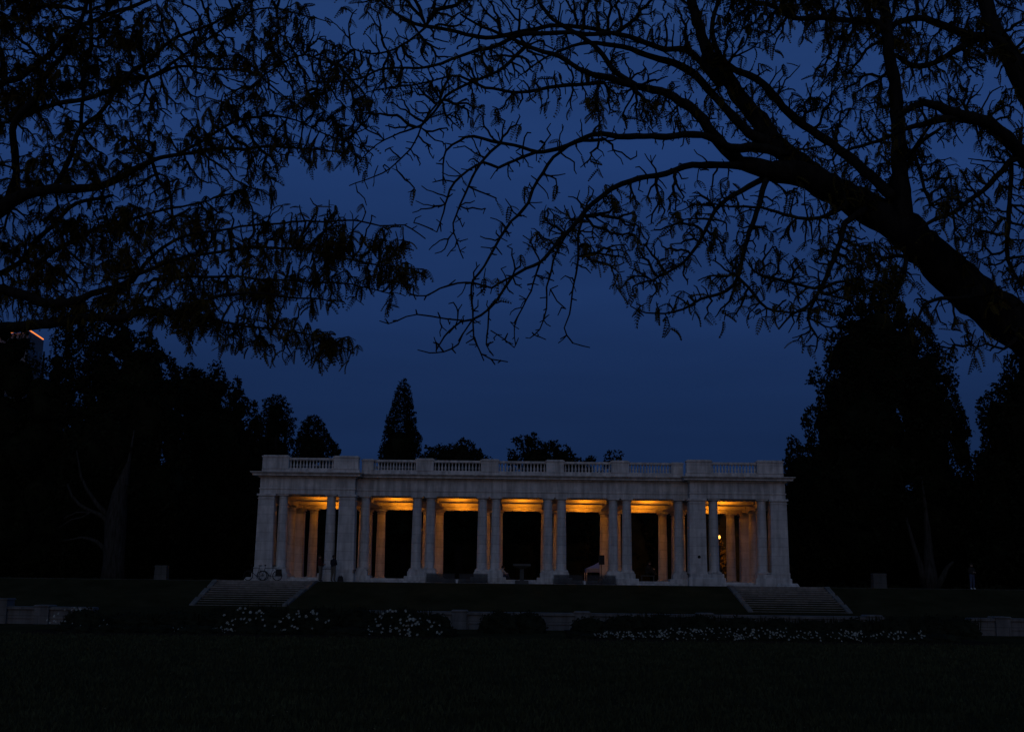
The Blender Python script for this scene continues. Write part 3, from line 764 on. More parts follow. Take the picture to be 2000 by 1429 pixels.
def crown_mesh(lobes, leaf, dens, rg, core=True, tri=4):
    """lobes: (cx, cy, z0, z1, r, kind). leaf clumps spread over and through each lobe around a lumpy dark core"""
    Vs, Qs, o = [], [], 0
    for (cx, cy, z0, z1, r, kind) in lobes:
        h = z1 - z0; area = 2 * math.pi * r * h * .6; n = int(dens * area / (leaf * leaf)) + 12
        ph = rg.random(6) * 6.28
        def lump(a, t): return 1 + .10 * np.sin(3 * a + ph[0] + 4 * t) + .08 * np.sin(5 * a + ph[1] - 9 * t) + .07 * np.sin(14 * t + ph[2] + 2 * a) + .05 * np.sin(31 * t + 3 * a + ph[3])
        tt = rg.random(n) ** .9; a = rg.random(n) * 6.283
        rr = r * radius_profile(kind, tt) * lump(a, tt) * (1 - .35 * rg.random(n) ** 2.2) * (1 + .10 * (rg.random(n) - .3))
        Cn = np.c_[cx + rr * np.cos(a), cy + rr * np.sin(a), z0 + h * tt]
        for q in range(tri):
            jit = (rg.random((n, 3)) - .5) * leaf * 1.5
            e1 = rg.normal(size=(n, 3)); e1 /= np.linalg.norm(e1, axis=1)[:, None]; e2 = np.cross(e1, rg.normal(size=(n, 3))); e2 /= np.linalg.norm(e2, axis=1)[:, None]
            s = leaf * (.25 + .45 * rg.random(n))[:, None]
            B = Cn + jit
            V = np.stack([B - e1 * s, B - e2 * s * .55, B + e1 * s, B + e2 * s * .55], 1).reshape(-1, 3)
            Vs.append(V); Qs.append(np.arange(len(V)).reshape(-1, 4) + o); o += len(V)
        if core:
            sg, rn = 20, 18; t_ = np.linspace(0, .97, rn); A_ = np.arange(sg) * 2 * math.pi / sg
            T, AA = np.meshgrid(t_, A_, indexing='ij'); R = r * .86 * radius_profile(kind, T) * lump(AA, T) * (1 + .06 * (rg.random(T.shape) - .5))
            R[-1] *= .1
            V = np.stack([cx + R * np.cos(AA), cy + R * np.sin(AA), z0 + h * T * .985], -1).reshape(-1, 3)
            Q = np.array([(i * sg + k, i * sg + (k + 1) % sg, (i + 1) * sg + (k + 1) % sg, (i + 1) * sg + k) for i in range(rn - 1) for k in range(sg)])
            Vs.append(V); Qs.append(Q + o); o += len(V)
    return np.concatenate(Vs), np.concatenate(Qs)


def bgtree(name, label, cat, Y, lobes_px, leaf=.34, dens=.55, m='leafoak', base=None, trunk_px=None, group='dark trees round the pavilion', tr=.3, dense=True, stems=None, barkm='bark', gz=TZ):
    """lobes_px: (px, ytop, ybottom, halfwidth px, kind, dY)"""
    k = Y / F; lob = []
    for (x, yt, yb, hw, kind, dy) in lobes_px:
        p = at(x, yt, Y + dy); q = at(x, yb, Y + dy)
        lob.append((float(p[0]), Y + dy, max(float(q[2]), gz + .3), float(p[2]), hw * k, kind))
    tx = float(at(trunk_px if trunk_px else lobes_px[0][0], 1135, Y)[0])
    t = thing(name, label, cat, (tx, Y, gz), group); rg = np.random.default_rng(abs(hash((lobes_px[0][0], lobes_px[0][1]))) % 9999)
    lob2 = [(a - tx, b - Y, c - gz, d - gz, r, kd) for a, b, c, d, r, kd in lob]
    V, Q = crown_mesh(lob2, leaf, dens, rg, dense)
    quads_obj('crown', V, Q, M[m], t)
    mb = MB(); top = max(l[3] for l in lob2) * .7
    if stems:
        for st in stems:
            pts = []; rr = []
            for (x, y, r) in st:
                w = at(x, y, Y - .5); pts.append((w[0] - tx, -.5, w[2] - gz)); rr.append(r * k)
            mb.tube(pts, rr, 10)
    else:
        mb.tube([(0, 0, -.1), (tr * .2, 0, top * .3), (0, tr * .3, top * .7), (0, 0, top)], [tr * 1.25, tr, tr * .6, tr * .2], 10)
    for l in lob2[1:]:
        zz = max(.3, (l[2]) * .5); mb.tube([(0, 0, zz), ((l[0]) * .6, l[1] * .6, (zz + l[2]) / 2 + .5), (l[0], l[1], l[2] + (l[3] - l[2]) * .6)], [tr * .4, tr * .3, tr * .1], 6)
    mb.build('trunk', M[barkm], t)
    return t


import zlib
def hash(x): return zlib.crc32(repr(x).encode())

def seg_dist(poly, q):
    best = np.full(len(q), 1e9); n = len(poly)
    for i in range(n):
        a, b = poly[i], poly[(i + 1) % n]; d = b - a; u = np.clip(((q - a) @ d) / (d @ d + 1e-9), 0, 1); best = np.minimum(best, np.linalg.norm(q - a - u[:, None] * d, axis=1))
    return best


def voltree(name, label, Y, poly, thick=3.0, leaf=.27, dens=1.5, m='leafoak', group='dark trees round the pavilion', trunk_px=None, tr=.35, stems=None, barkm='bark', core=.6, holes=0.0):
    """a crown of leaf clumps filling a real volume: outline given at distance Y, rounded off to its thickness front and back"""
    rg = np.random.default_rng(hash((name, poly[0], len(poly))) % 9999)
    W_ = np.array([[at(x, y, Y)[0], at(x, y, Y)[2]] for x, y in poly]); W_[:, 1] = np.maximum(W_[:, 1], TZ + .2)
    tx = float(at(trunk_px if trunk_px else np.mean([p[0] for p in poly]), 1135, Y)[0]); W_ -= [tx, TZ]
    t = thing(name, label, 'tree', (tx, Y, TZ), group)
    lo, hi = W_.min(0), W_.max(0); area = (hi - lo).prod(); n = int(area * dens * 2.4 / leaf ** 2); q = lo + (hi - lo) * rg.random((n, 2)); q = q[inside(W_, q[:, 0], q[:, 1])]
    ed = seg_dist(W_, q); n = len(q)
    keep = rg.random(n) < np.where(ed < 1.2, 1.0, .45); q = q[keep]; ed = ed[keep]; n = len(q)
    th = (thick * np.sqrt(np.clip(ed / thick, 0, 1)) + .15) * (1 + .22 * np.sin(q[:, 0] * 1.1 + 2 * np.sin(q[:, 1] * .7)) + .15 * np.sin(q[:, 1] * 1.9 + q[:, 0]))
    side = np.where(rg.random(n) < .75, -1, 1); dy = side * th * (1 - .5 * rg.random(n) ** 2)
    dy[ed < .7] = ((rg.random(n) - .5) * 2 * th)[ed < .7]
    Cn = np.c_[q[:, 0], dy, q[:, 1]]; Vs, Qs, o = [], [], 0
    for k in range(4):
        jit = (rg.random((n, 3)) - .5) * leaf * 1.3; e1 = rg.normal(size=(n, 3)); e1 /= np.linalg.norm(e1, axis=1)[:, None]; e2 = np.cross(e1, rg.normal(size=(n, 3))); e2 /= np.linalg.norm(e2, axis=1)[:, None]
        sz = leaf * (.28 + .45 * rg.random(n))[:, None]; B = Cn + jit
        V = np.stack([B - e1 * sz, B - e2 * sz * .6, B + e1 * sz, B + e2 * sz * .6], 1).reshape(-1, 3); Vs.append(V); Qs.append(np.arange(len(V)).reshape(-1, 4) + o); o += len(V)
    # lumpy dark masses inside
    if core:
        nc = int((hi - lo).prod() * .9); qc = lo + (hi - lo) * rg.random((nc, 2)); qc = qc[inside(W_, qc[:, 0], qc[:, 1])]; ec = seg_dist(W_, qc); k = ec > .35
        if holes: k &= rg.random(len(qc)) > holes * (qc[:, 1] > hi[1] * .55)
        qc, ec = qc[k], ec[k]; sg, rn = 8, 6
        th_ = np.linspace(0, math.pi, rn); ph_ = np.arange(sg) * 2 * math.pi / sg; S = np.stack([np.outer(np.sin(th_), np.cos(ph_)), np.outer(np.sin(th_), np.sin(ph_)), np.outer(np.cos(th_), np.ones(sg))], -1).reshape(-1, 3)
        Qb = np.array([(i * sg + j, i * sg + (j + 1) % sg, (i + 1) * sg + (j + 1) % sg, (i + 1) * sg + j) for i in range(rn - 1) for j in range(sg)])
        r = np.minimum(ec * core, 1.3) * (.8 + .4 * rg.random(len(ec))); dyc = (rg.random(len(ec)) - .5) * .9 * (thick * np.sqrt(np.clip(ec / thick, 0, 1)))
        Vc = np.c_[qc[:, 0], dyc, qc[:, 1]][:, None] + S[None] * (r[:, None, None] * (.85 + .3 * rg.random((len(ec), len(S), 1)))) * np.array([1, 1, 1.2])
        Vc[:, :, 2] = np.maximum(Vc[:, :, 2], .05)
        Vs.append(Vc.reshape(-1, 3)); Qs.append((Qb[None] + (np.arange(len(ec)) * len(S))[:, None, None]).reshape(-1, 4) + o)
    quads_obj('crown', np.concatenate(Vs), np.concatenate(Qs), M[m], t)
    mb = MB(); k = Y / F
    if stems:
        for st in stems:
            pts, rr = [], []
            for (x, y, r) in st:
                w = at(x, y, Y - thick - .3); pts.append((w[0] - tx, -thick - .3, w[2] - TZ)); rr.append(r * k)
            mb.tube(pts, rr, 10)
    else:
        mb.tube([(0, 0, -.1), (.1, 0, hi[1] * .3), (0, .1, hi[1] * .6), (0, 0, hi[1] * .85)], [tr * 1.25, tr, tr * .6, tr * .2], 10)
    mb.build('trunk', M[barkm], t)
    return t


voltree('columnar_oak', 'tall dark leafy tree at the left edge in front of the tower', 104, [(-120, 1132), (-120, 640), (-60, 610), (-20, 618), (0, 626), (20, 634), (40, 632), (52, 640), (58, 655), (66, 700), (76, 700), (84, 690), (92, 715), (100, 690), (104, 655), (116, 640), (128, 625), (140, 650), (150, 1132)], dens=.85, holes=.6)
voltree('columnar_oak', 'narrow dark columnar tree right of the tower behind the left honey locust', 98, [(118, 1128), (122, 700), (128, 620), (140, 585), (158, 578), (170, 600), (172, 660), (178, 690), (185, 1128)], dens=1.7, thick=1.5)
voltree('spreading_oak', 'tall dark tree with a pointed crown above a thick pale fluted trunk', 86,
        [(120, 1060), (95, 990), (120, 930), (140, 850), (170, 760), (178, 640), (192, 605), (208, 630), (225, 622), (245, 606), (262, 650), (278, 655), (290, 640), (300, 655), (312, 678), (330, 690), (342, 702), (350, 750), (372, 900), (380, 1000), (350, 1060), (260, 1045), (200, 1020)], thick=3.5, trunk_px=222, barkm='barkpale',
        stems=[[(220, 1136, 23), (222, 1100, 19), (224, 1060, 19), (226, 1020, 20), (235, 960, 14), (252, 900, 3), (262, 840, 1)],
               [(216, 1080, 6), (205, 1072, 5), (190, 1058, 3.6), (176, 1052, 3), (158, 1049, 2.2), (140, 1053, 1.4), (122, 1056, .8)],
               [(224, 1030, 6), (196, 1005, 4), (172, 995, 3.4), (155, 985, 3), (140, 968, 2.6), (132, 945, 1.6)],
               [(180, 998, 2.4), (160, 1010, 1.6), (140, 1014, 1.2), (115, 1030, .8)], [(185, 1000, 2), (150, 1000, 1.6), (125, 1012, 1)],
               [(226, 1020, 6), (190, 985, 4), (170, 955, 3), (158, 930, 2.4), (153, 900, 1.8), (150, 880, 1.2)]])
voltree('bushy_oak', 'dark ragged tree with upright tips between the pointed tree and the layered conifer', 96,
        [(330, 1118), (336, 760), (343, 712), (355, 722), (366, 722), (373, 706), (380, 722), (395, 722), (405, 734), (412, 716), (425, 703), (436, 718), (443, 744), (455, 752), (463, 733), (470, 748), (477, 774), (490, 786), (499, 780), (505, 798), (512, 830), (516, 900), (505, 1118)], thick=4)
voltree('bushy_oak', 'low dark tree filling in behind the left end of the pavilion', 102, [(470, 1118), (480, 850), (500, 800), (520, 850), (540, 880), (575, 900), (590, 1118)], thick=3)
voltree('bushy_oak', 'low dark undergrowth below the crowns at the left edge', 108, [(-160, 1136), (-160, 930), (-60, 900), (60, 940), (160, 960), (280, 950), (400, 930), (500, 960), (520, 1136)], thick=3, leaf=.42)
voltree('layered_conifer', 'layered dark conifer with a flat top and shelves of branches rising behind the left balustrade', 112,
        [(500, 1100), (506, 880), (514, 862), (506, 856), (514, 844), (507, 838), (516, 828), (508, 822), (517, 812), (508, 806), (518, 800), (511, 793), (520, 787), (514, 782), (526, 777), (536, 771), (546, 771), (559, 777), (555, 784), (567, 789), (560, 794), (576, 800), (562, 806), (566, 814), (583, 818), (568, 824), (582, 834), (566, 839), (579, 845), (568, 852), (582, 863), (570, 868), (580, 880), (582, 1100)], thick=2, leaf=.2, dens=1.6, m='leafdark')
voltree('rounded_evergreen', 'rounded dark evergreen behind the left wing of the pavilion', 110, [(574, 1100), (576, 892), (580, 860), (584, 842), (592, 824), (602, 814), (612, 811), (622, 815), (630, 824), (637, 840), (648, 858), (657, 866), (666, 882), (660, 892), (662, 1100)], thick=1.8, leaf=.22, dens=2.2, m='leafdark')
voltree('spire_evergreen', 'tall narrow cone shaped evergreen standing alone behind the roof', 115, [(742, 1060), (739, 900), (741, 878), (750, 848), (754, 820), (765, 800), (770, 772), (778, 754), (784, 742), (790, 739), (796, 746), (802, 765), (805, 789), (812, 810), (815, 845), (823, 852), (821, 882), (824, 900), (826, 1060)], thick=1.8, leaf=.2, dens=1.8, m='leafdark')
voltree('round_pine', 'low rounded dark pine just right of the cone shaped evergreen', 114, [(822, 1060), (820, 890), (830, 886), (835, 869), (843, 874), (852, 872), (862, 864), (870, 872), (880, 868), (890, 864), (901, 858), (910, 858), (918, 864), (926, 866), (934, 876), (941, 880), (946, 890), (956, 892), (963, 904), (965, 1060)], thick=2.5, leaf=.3, dens=1.4, m='leafdark')
voltree('round_pine', 'wide low dark pine behind the middle bays with a peak at its left', 116, [(995, 1060), (993, 900), (991, 880), (999, 878), (1008, 886), (1018, 892), (1012, 880), (1002, 872), (1002, 858), (1010, 856), (1018, 853), (1026, 852), (1036, 846), (1043, 843), (1049, 857), (1058, 861), (1068, 864), (1078, 860), (1088, 864), (1095, 872), (1107, 870), (1116, 882), (1122, 890), (1134, 896), (1142, 900), (1150, 893), (1166, 891), (1160, 905), (1150, 1060)], thick=2.5, leaf=.3, dens=1.4, m='leafdark')
bgtree('small_tree', 'small sparse treetop just showing above the right balustrade', 'tree', 118, [(1190, 882, 908, 9, 'ball', 0), (1204, 879, 905, 12, 'ball', 0), (1200, 900, 1060, 40, 'ball', 0)], leaf=.3, dens=.5, m='leafoak', dense=False)
# the wood seen through the colonnade
hedges = [(560, 985, 70), (660, 970, 70), (775, 975, 75), (880, 965, 72), (985, 968, 75), (1090, 962, 75), (1195, 966, 78), (1300, 968, 75), (1400, 966, 70), (1490, 962, 80), (1580, 950, 70)]
descs = ['leftmost dark tree seen through the left wing columns', 'dark tree seen behind the inner pier of the left wing', 'dark tree seen through the bay below the cone shaped evergreen',
         'dark tree seen through the bay of the left mesh screen', 'dark tree seen directly behind the stone font at its left', 'dark tree seen behind the column pair right of the stone font',
         'dark tree rising behind the canopy tent', 'dark tree seen behind the hunched person', 'dark tree seen beyond the lit park lamp', 'dark tree seen behind the outer columns of the right wing', 'dark tree just beyond the right end of the pavilion']
for (x, y, w), d in zip(hedges, descs):
    bgtree('woodland_tree', d, 'tree', 128 + (x % 7), [(x, y, 1135, w, 'dome', 0), (x + 20, y + 25, 1140, w * .7, 'dome', -3)], leaf=.6, dens=.4, group='dark trees behind the colonnade', tr=.35)
c = at(1406, 1058, 122)
bgtree('lamp_lit_tree', 'small tree with foliage lit orange by the park lamp', 'tree', 121.5, [(1406, 1058, 1105, 14, 'ball', 0), (1412, 1075, 1130, 18, 'dome', 1)], leaf=.3, dens=.4, m='leaf', dense=False, group='dark trees behind the colonnade', tr=.12)
# right group
voltree('upright_oak', 'huge dark upright tree with several spires over a forked trunk at right', 92,
        [(1560, 1128), (1535, 1000), (1530, 910), (1536, 900), (1541, 855), (1549, 852), (1559, 862), (1573, 882), (1577, 862), (1572, 830), (1566, 820), (1576, 799), (1587, 789), (1597, 800), (1601, 771), (1594, 750), (1577, 744), (1586, 722), (1592, 710), (1600, 735), (1618, 736), (1611, 708), (1613, 687), (1624, 668), (1620, 647), (1639, 655), (1652, 645), (1634, 630), (1630, 612), (1650, 600), (1660, 580), (1657, 566), (1668, 546), (1681, 548), (1686, 578), (1690, 598), (1698, 606), (1705, 575), (1713, 546), (1721, 560), (1724, 592), (1732, 582), (1733, 556), (1751, 539), (1762, 538), (1756, 564), (1753, 588), (1769, 604), (1768, 624), (1779, 627), (1790, 616), (1800, 638), (1814, 645), (1822, 666), (1832, 677), (1832, 722), (1839, 716), (1846, 697), (1856, 684), (1863, 704), (1861, 732), (1864, 778), (1875, 802), (1886, 814), (1888, 832), (1896, 846), (1890, 865), (1894, 890), (1896, 980), (1880, 1080), (1830, 1100), (1700, 1120)], thick=5,
        dens=1.5, trunk_px=1817, barkm='barkpale', stems=[[(1817, 1152, 16), (1817, 1120, 12), (1814, 1090, 9), (1812, 1040, 6), (1806, 980, 3), (1800, 930, 1)], [(1806, 1140, 8), (1798, 1105, 5.5), (1788, 1075, 4), (1778, 1040, 3), (1770, 1010, 2)], [(1828, 1148, 8), (1840, 1128, 5.5), (1850, 1108, 4), (1862, 1096, 2)]])
voltree('upright_oak', 'dark upright tree with separate spires at the right edge', 88,
        [(1895, 1130), (1892, 950), (1898, 897), (1903, 882), (1917, 880), (1923, 856), (1921, 841), (1912, 824), (1916, 809), (1906, 796), (1918, 776), (1934, 771), (1937, 749), (1947, 752), (1958, 764), (1962, 746), (1954, 732), (1966, 726), (1964, 704), (1968, 688), (1980, 690), (1990, 672), (2010, 650), (2060, 640), (2130, 660), (2150, 1130)], thick=4, trunk_px=2010)
voltree('bushy_oak', 'low dark undergrowth behind the two tall upright trees at right', 104, [(1520, 1140), (1530, 960), (1620, 930), (1760, 960), (1880, 920), (1930, 960), (2060, 920), (2180, 940), (2180, 1145)], thick=3, leaf=.42)
# far wood closing the park behind everything
pts = []; V_, Q_ = [], []; o_ = 0; rgw = np.random.default_rng(21)
for i in range(90):
    X = -150 + 300 * i / 89 + rgw.random() * 2; h = 9 + 5 * rgw.random(); v, q = crown_mesh([(X, 165 + 8 * rgw.random(), TZ - .3, TZ + h, 5 + 2 * rgw.random(), 'dome')], .9, .5, rgw, True, 3); V_.append(v); Q_.append(q + o_); o_ += len(v)
tag(quads_obj('far_wood', np.concatenate(V_), np.concatenate(Q_), M['leafoak']), 'far dark belt of woodland closing the park behind the pavilion', 'woodland', kind='stuff')


# ------------------------------------------------------------------ flower beds
def flowers(V, Q, C_, s, rg):
    o = sum(len(v) for v in V)
    for c in C_:
        r = s * (.6 + .6 * rg.random()); n = 6; tilt = rg.random() * 6.28; pts = [c + np.array([0, 0, .0])]
        nrm = np.array([.5 * math.cos(tilt), -.9, .35 + .4 * rg.random()]); nrm /= np.linalg.norm(nrm); a = np.cross(nrm, [0, 0, 1.]); a /= np.linalg.norm(a); b = np.cross(nrm, a)
        for k in range(n):
            q = k * 2 * math.pi / n; q2 = q + .5
            p1 = c + (a * math.cos(q) + b * math.sin(q)) * r + nrm * r * .25; p2 = c + (a * math.cos(q2) + b * math.sin(q2)) * r + nrm * r * .2
            V.append(np.array([c, p1, (p1 + p2) / 2 + (p1 + p2 - 2 * c) * .12, p2])); Q.append(np.arange(4) + o); o += 4
shrub_i = 0
def shrub(x, yt, hw, Y, nfl, label, ragged=.0, fsz=.034, group='flowering shrubs in the beds', upright=False):
    k = Y / F; p = at(x, yt, Y); h = float(p[2]); rg = np.random.default_rng(int(x * 7 + yt)); w = hw * k
    t = thing('flowering_shrub' if nfl else 'shrub', label, 'shrub', (float(p[0]), Y, 0), group)
    lob = [(0, 0, 0, h, w * .75, 'dome'), (-w * .5, .1, 0, h * .82, w * .5, 'dome'), (w * .5, -.05, 0, h * .86, w * .5, 'dome'), (w * .1, -.2, 0, h * .7, w * .6, 'dome')]
    V, Q = crown_mesh(lob, .09, .35, rg, True, 3)
    o = quads_obj('foliage', V, Q, M['shrub'], t)
    if ragged:
        n = int(60 * w); X = (rg.random(n) - .5) * 2 * w; Yy = (rg.random(n) - .5) * w; hh = h * (.9 + ragged * rg.random(n) ** 2); VV = []
        for i in range(n):
            a = .012 + .01 * rg.random(); tx = X[i] + (rg.random() - .5) * .08
            VV += [(X[i] - a, Yy[i], h * .4), (X[i] + a, Yy[i], h * .4), (tx + a, Yy[i], hh[i] * .85), (tx, Yy[i], hh[i])]
        tag(quads_obj('stems', np.array(VV), np.arange(4 * n).reshape(n, 4), M['shrub'], t), kind='stuff')
    if nfl:
        V, Q = [], []; a = rg.random(nfl) * 3.14 + 3.14; nfl = int(nfl * .75); a = a[:nfl]; tt = rg.random(nfl) ** .8 * .95
        rr = w * (.9 + .5 * rg.random(nfl)) * np.sqrt(1 - tt ** 2.4); Cc = np.c_[rr * np.cos(a) * (1.15 if True else 1), rr * np.sin(a) * .8 - .1, .06 + h * tt]
        flowers(V, Q, Cc, fsz, rg); tag(quads_obj('flowers', np.concatenate(V), np.array(Q), M['petal'], t), kind='stuff')
    return t
# left bed
shrub(165, 1187, 44, 39.5, 26, 'low shrub with white flowers beside the left end wall')
shrub(255, 1196, 60, 40.5, 0, 'dark leafy shrub next to the white flowered shrub at the left wall', .25)
shrub(345, 1192, 55, 40.5, 0, 'dark leafy shrub at the foot of the left stairs', .25)
shrub(430, 1187, 50, 40.5, 0, 'dark shrub with upright stems before the left half of the stairs', .35)
shrub(487, 1188, 36, 37.5, 40, 'mounded shrub dotted with white flowers before the left stairs', fsz=.036)
shrub(520, 1184, 50, 40.8, 0, 'dark spiky shrub behind the first flowered mound', .45)
shrub(600, 1193, 40, 37, 42, 'mounded shrub with white flowers below the right edge of the left stairs', fsz=.036)
shrub(625, 1184, 46, 40.5, 0, 'dark shrub behind the second flowered mound', .3)
shrub(700, 1186, 48, 40.5, 0, 'dark leafy shrub between the flowered mounds', .2)
shrub(778, 1192, 36, 36.5, 64, 'tall mound of white flowers left of the square wall pier', fsz=.034)
shrub(822, 1212, 32, 36.2, 44, 'low spreading mound of white flowers nearest the wall pier', fsz=.034)
shrub(790, 1187, 52, 40.6, 0, 'dark shrub behind the tall mound of flowers', .2)
shrub(850, 1197, 33, 41.5, 0, 'low dark shrub touching the left side of the wall pier')
shrub(975, 1192, 42, 40.5, 0, 'rounded dark shrub alone before the middle of the wall, left half', group='plain shrubs in the beds')
shrub(1030, 1193, 38, 40.8, 0, 'rounded dark shrub before the middle of the wall, right half', group='plain shrubs in the beds')
shrub(1150, 1204, 38, 41.0, 0, 'low dark hedge end right of the wall opening', group='plain shrubs in the beds')
for x, y, nf, lab in ((1220, 1199, 0, 'dark hedge shrub behind the first patch of right bed flowers'), (1290, 1197, 0, 'dark hedge shrub just right of the first patch of flowers'), (1365, 1199, 0, 'dark hedge shrub below the centre right wall'),
                     (1440, 1203, 0, 'dark hedge shrub left of the right stairs foot'), (1515, 1206, 0, 'dark spiky hedge shrub below the right stairs'), (1590, 1208, 0, 'dark hedge shrub below the outer half of the right stairs'),
                     (1665, 1206, 0, 'dark hedge shrub before the pale pier at the stairs end'), (1740, 1205, 0, 'dark hedge shrub right of the pale pier'), (1815, 1200, 0, 'dark shrub second from the right end wall'), (1868, 1205, 0, 'dark shrub touching the right end wall')):
    shrub(x, y, 46, 40.6, nf, lab, .25, group='plain shrubs in the beds')
for x, y, hw, nf, lab in ((1205, 1235, 38, 44, 'low patch of white flowers at the left end of the right bed'), (1330, 1228, 42, 46, 'low white flowers in the right bed, second clump from its left'), (1400, 1226, 40, 46, 'low white flowers in the right bed below the dark hedge middle'),
                     (1470, 1228, 40, 50, 'densest clump of low white flowers in the right bed'), (1545, 1228, 40, 36, 'low white flowers in the right bed below the stairs'), (1620, 1230, 40, 28, 'thin clump of low white flowers toward the right of the bed'), (1700, 1234, 42, 16, 'sparse last clump of low white flowers in the right bed')):
    shrub(x, y, hw, 36.5, nf, lab, fsz=.028)
V, Q = [], []; rg = np.random.default_rng(5)
pts = []
for i in range(260):
    x = 195 + 560 * rg.random(); y = 1222 + (x - 195) * .018 + 8 * rg.random(); Yd = 37.2 - .6 * rg.random(); p = at(x, y, Yd); pts.append(np.array([p[0], Yd, max(.06, p[2])]))
for i in range(150):
    x = 1170 + 640 * rg.random(); y = 1232 + 16 * rg.random(); p = at(x, y, 35.8); pts.append(np.array([p[0], 35.8, max(.06, p[2])]))
flowers(V, Q, pts, .026, rg)
tag(quads_obj('flower_border', np.concatenate(V), np.array(Q), M['petal']), 'thin border of small white blossoms along the front of the beds', 'flowers', kind='stuff')
mb = MB()
for (xa, xb) in ((110, 880), (1110, 1885)):
    A, B = at(xa, 1200, 38.5)[0], at(xb, 1200, 38.5)[0]; n = 40
    top = [(A + (B - A) * i / n, 35.6 + .25 * math.sin(i * 1.3), .05) for i in range(n + 1)]; bot = [(A + (B - A) * i / n, 42.6, .05) for i in range(n + 1)]
    low = [(p[0], p[1] - .3, -.02) for p in top]
    vs = low + top + bot; m_ = n + 1
    mb.add(vs, [(i, i + 1, m_ + i + 1, m_ + i) for i in range(n)] + [(m_ + i, m_ + i + 1, 2 * m_ + i + 1, 2 * m_ + i) for i in range(n)])
M['soil'] = mat('soil', (0.025, 0.02, 0.016), .95, .4, 6, .6, spec=0.0)
tag(mb.build('flower_bed_soil', M['soil']), kind='structure')
# low cover under the flowers
V_, Q_ = [], []; o_ = 0
for i in range(150):
    x = (120 + 760 * rg.random()) if i < 75 else (1120 + 760 * rg.random()); Yd = 36 + 1.6 * rg.random(); X = float(at(x, 1200, Yd)[0])
    v, q = crown_mesh([(X, Yd, 0, .18 + .12 * rg.random(), .25 + .15 * rg.random(), 'dome')], .06, .25, rg, True, 2); V_.append(v); Q_.append(q + o_); o_ += len(v)
tag(quads_obj('ground_cover', np.concatenate(V_), np.concatenate(Q_), M['shrub']), 'low dark leafy ground cover along the front of the flower beds', 'plants', kind='stuff')

# ------------------------------------------------------------------ the two honey locusts near the camera
def catmull(P_, step=14.0):
    P_ = np.array(P_, float); n = len(P_); outp = []
    for i in range(n - 1):
        p0, p1, p2, p3 = P_[max(i - 1, 0)], P_[i], P_[i + 1], P_[min(i + 2, n - 1)]
        m_ = max(1, int(np.hypot(*(p2 - p1)[:2]) / step))
        for j in range(m_):
            t = j / m_; outp.append(.5 * ((2 * p1) + (p2 - p0) * t + (2 * p0 - 5 * p1 + 4 * p2 - p3) * t * t + (3 * p1 - p0 - 3 * p2 + p3) * t ** 3))
    outp.append(P_[-1]); return np.array(outp)


def sample(poly, n, rg, holes=()):
    poly = np.array(poly, float); lo, hi = poly.min(0), poly.max(0); outp = np.zeros((0, 2))
    while len(outp) < n:
        q = lo + (hi - lo) * rg.random((n * 2, 2)); k = inside(poly, q[:, 0], q[:, 1])
        for h in holes: k &= ~inside(h, q[:, 0], q[:, 1])
        outp = np.r_[outp, q[k]]
    return outp[:n]


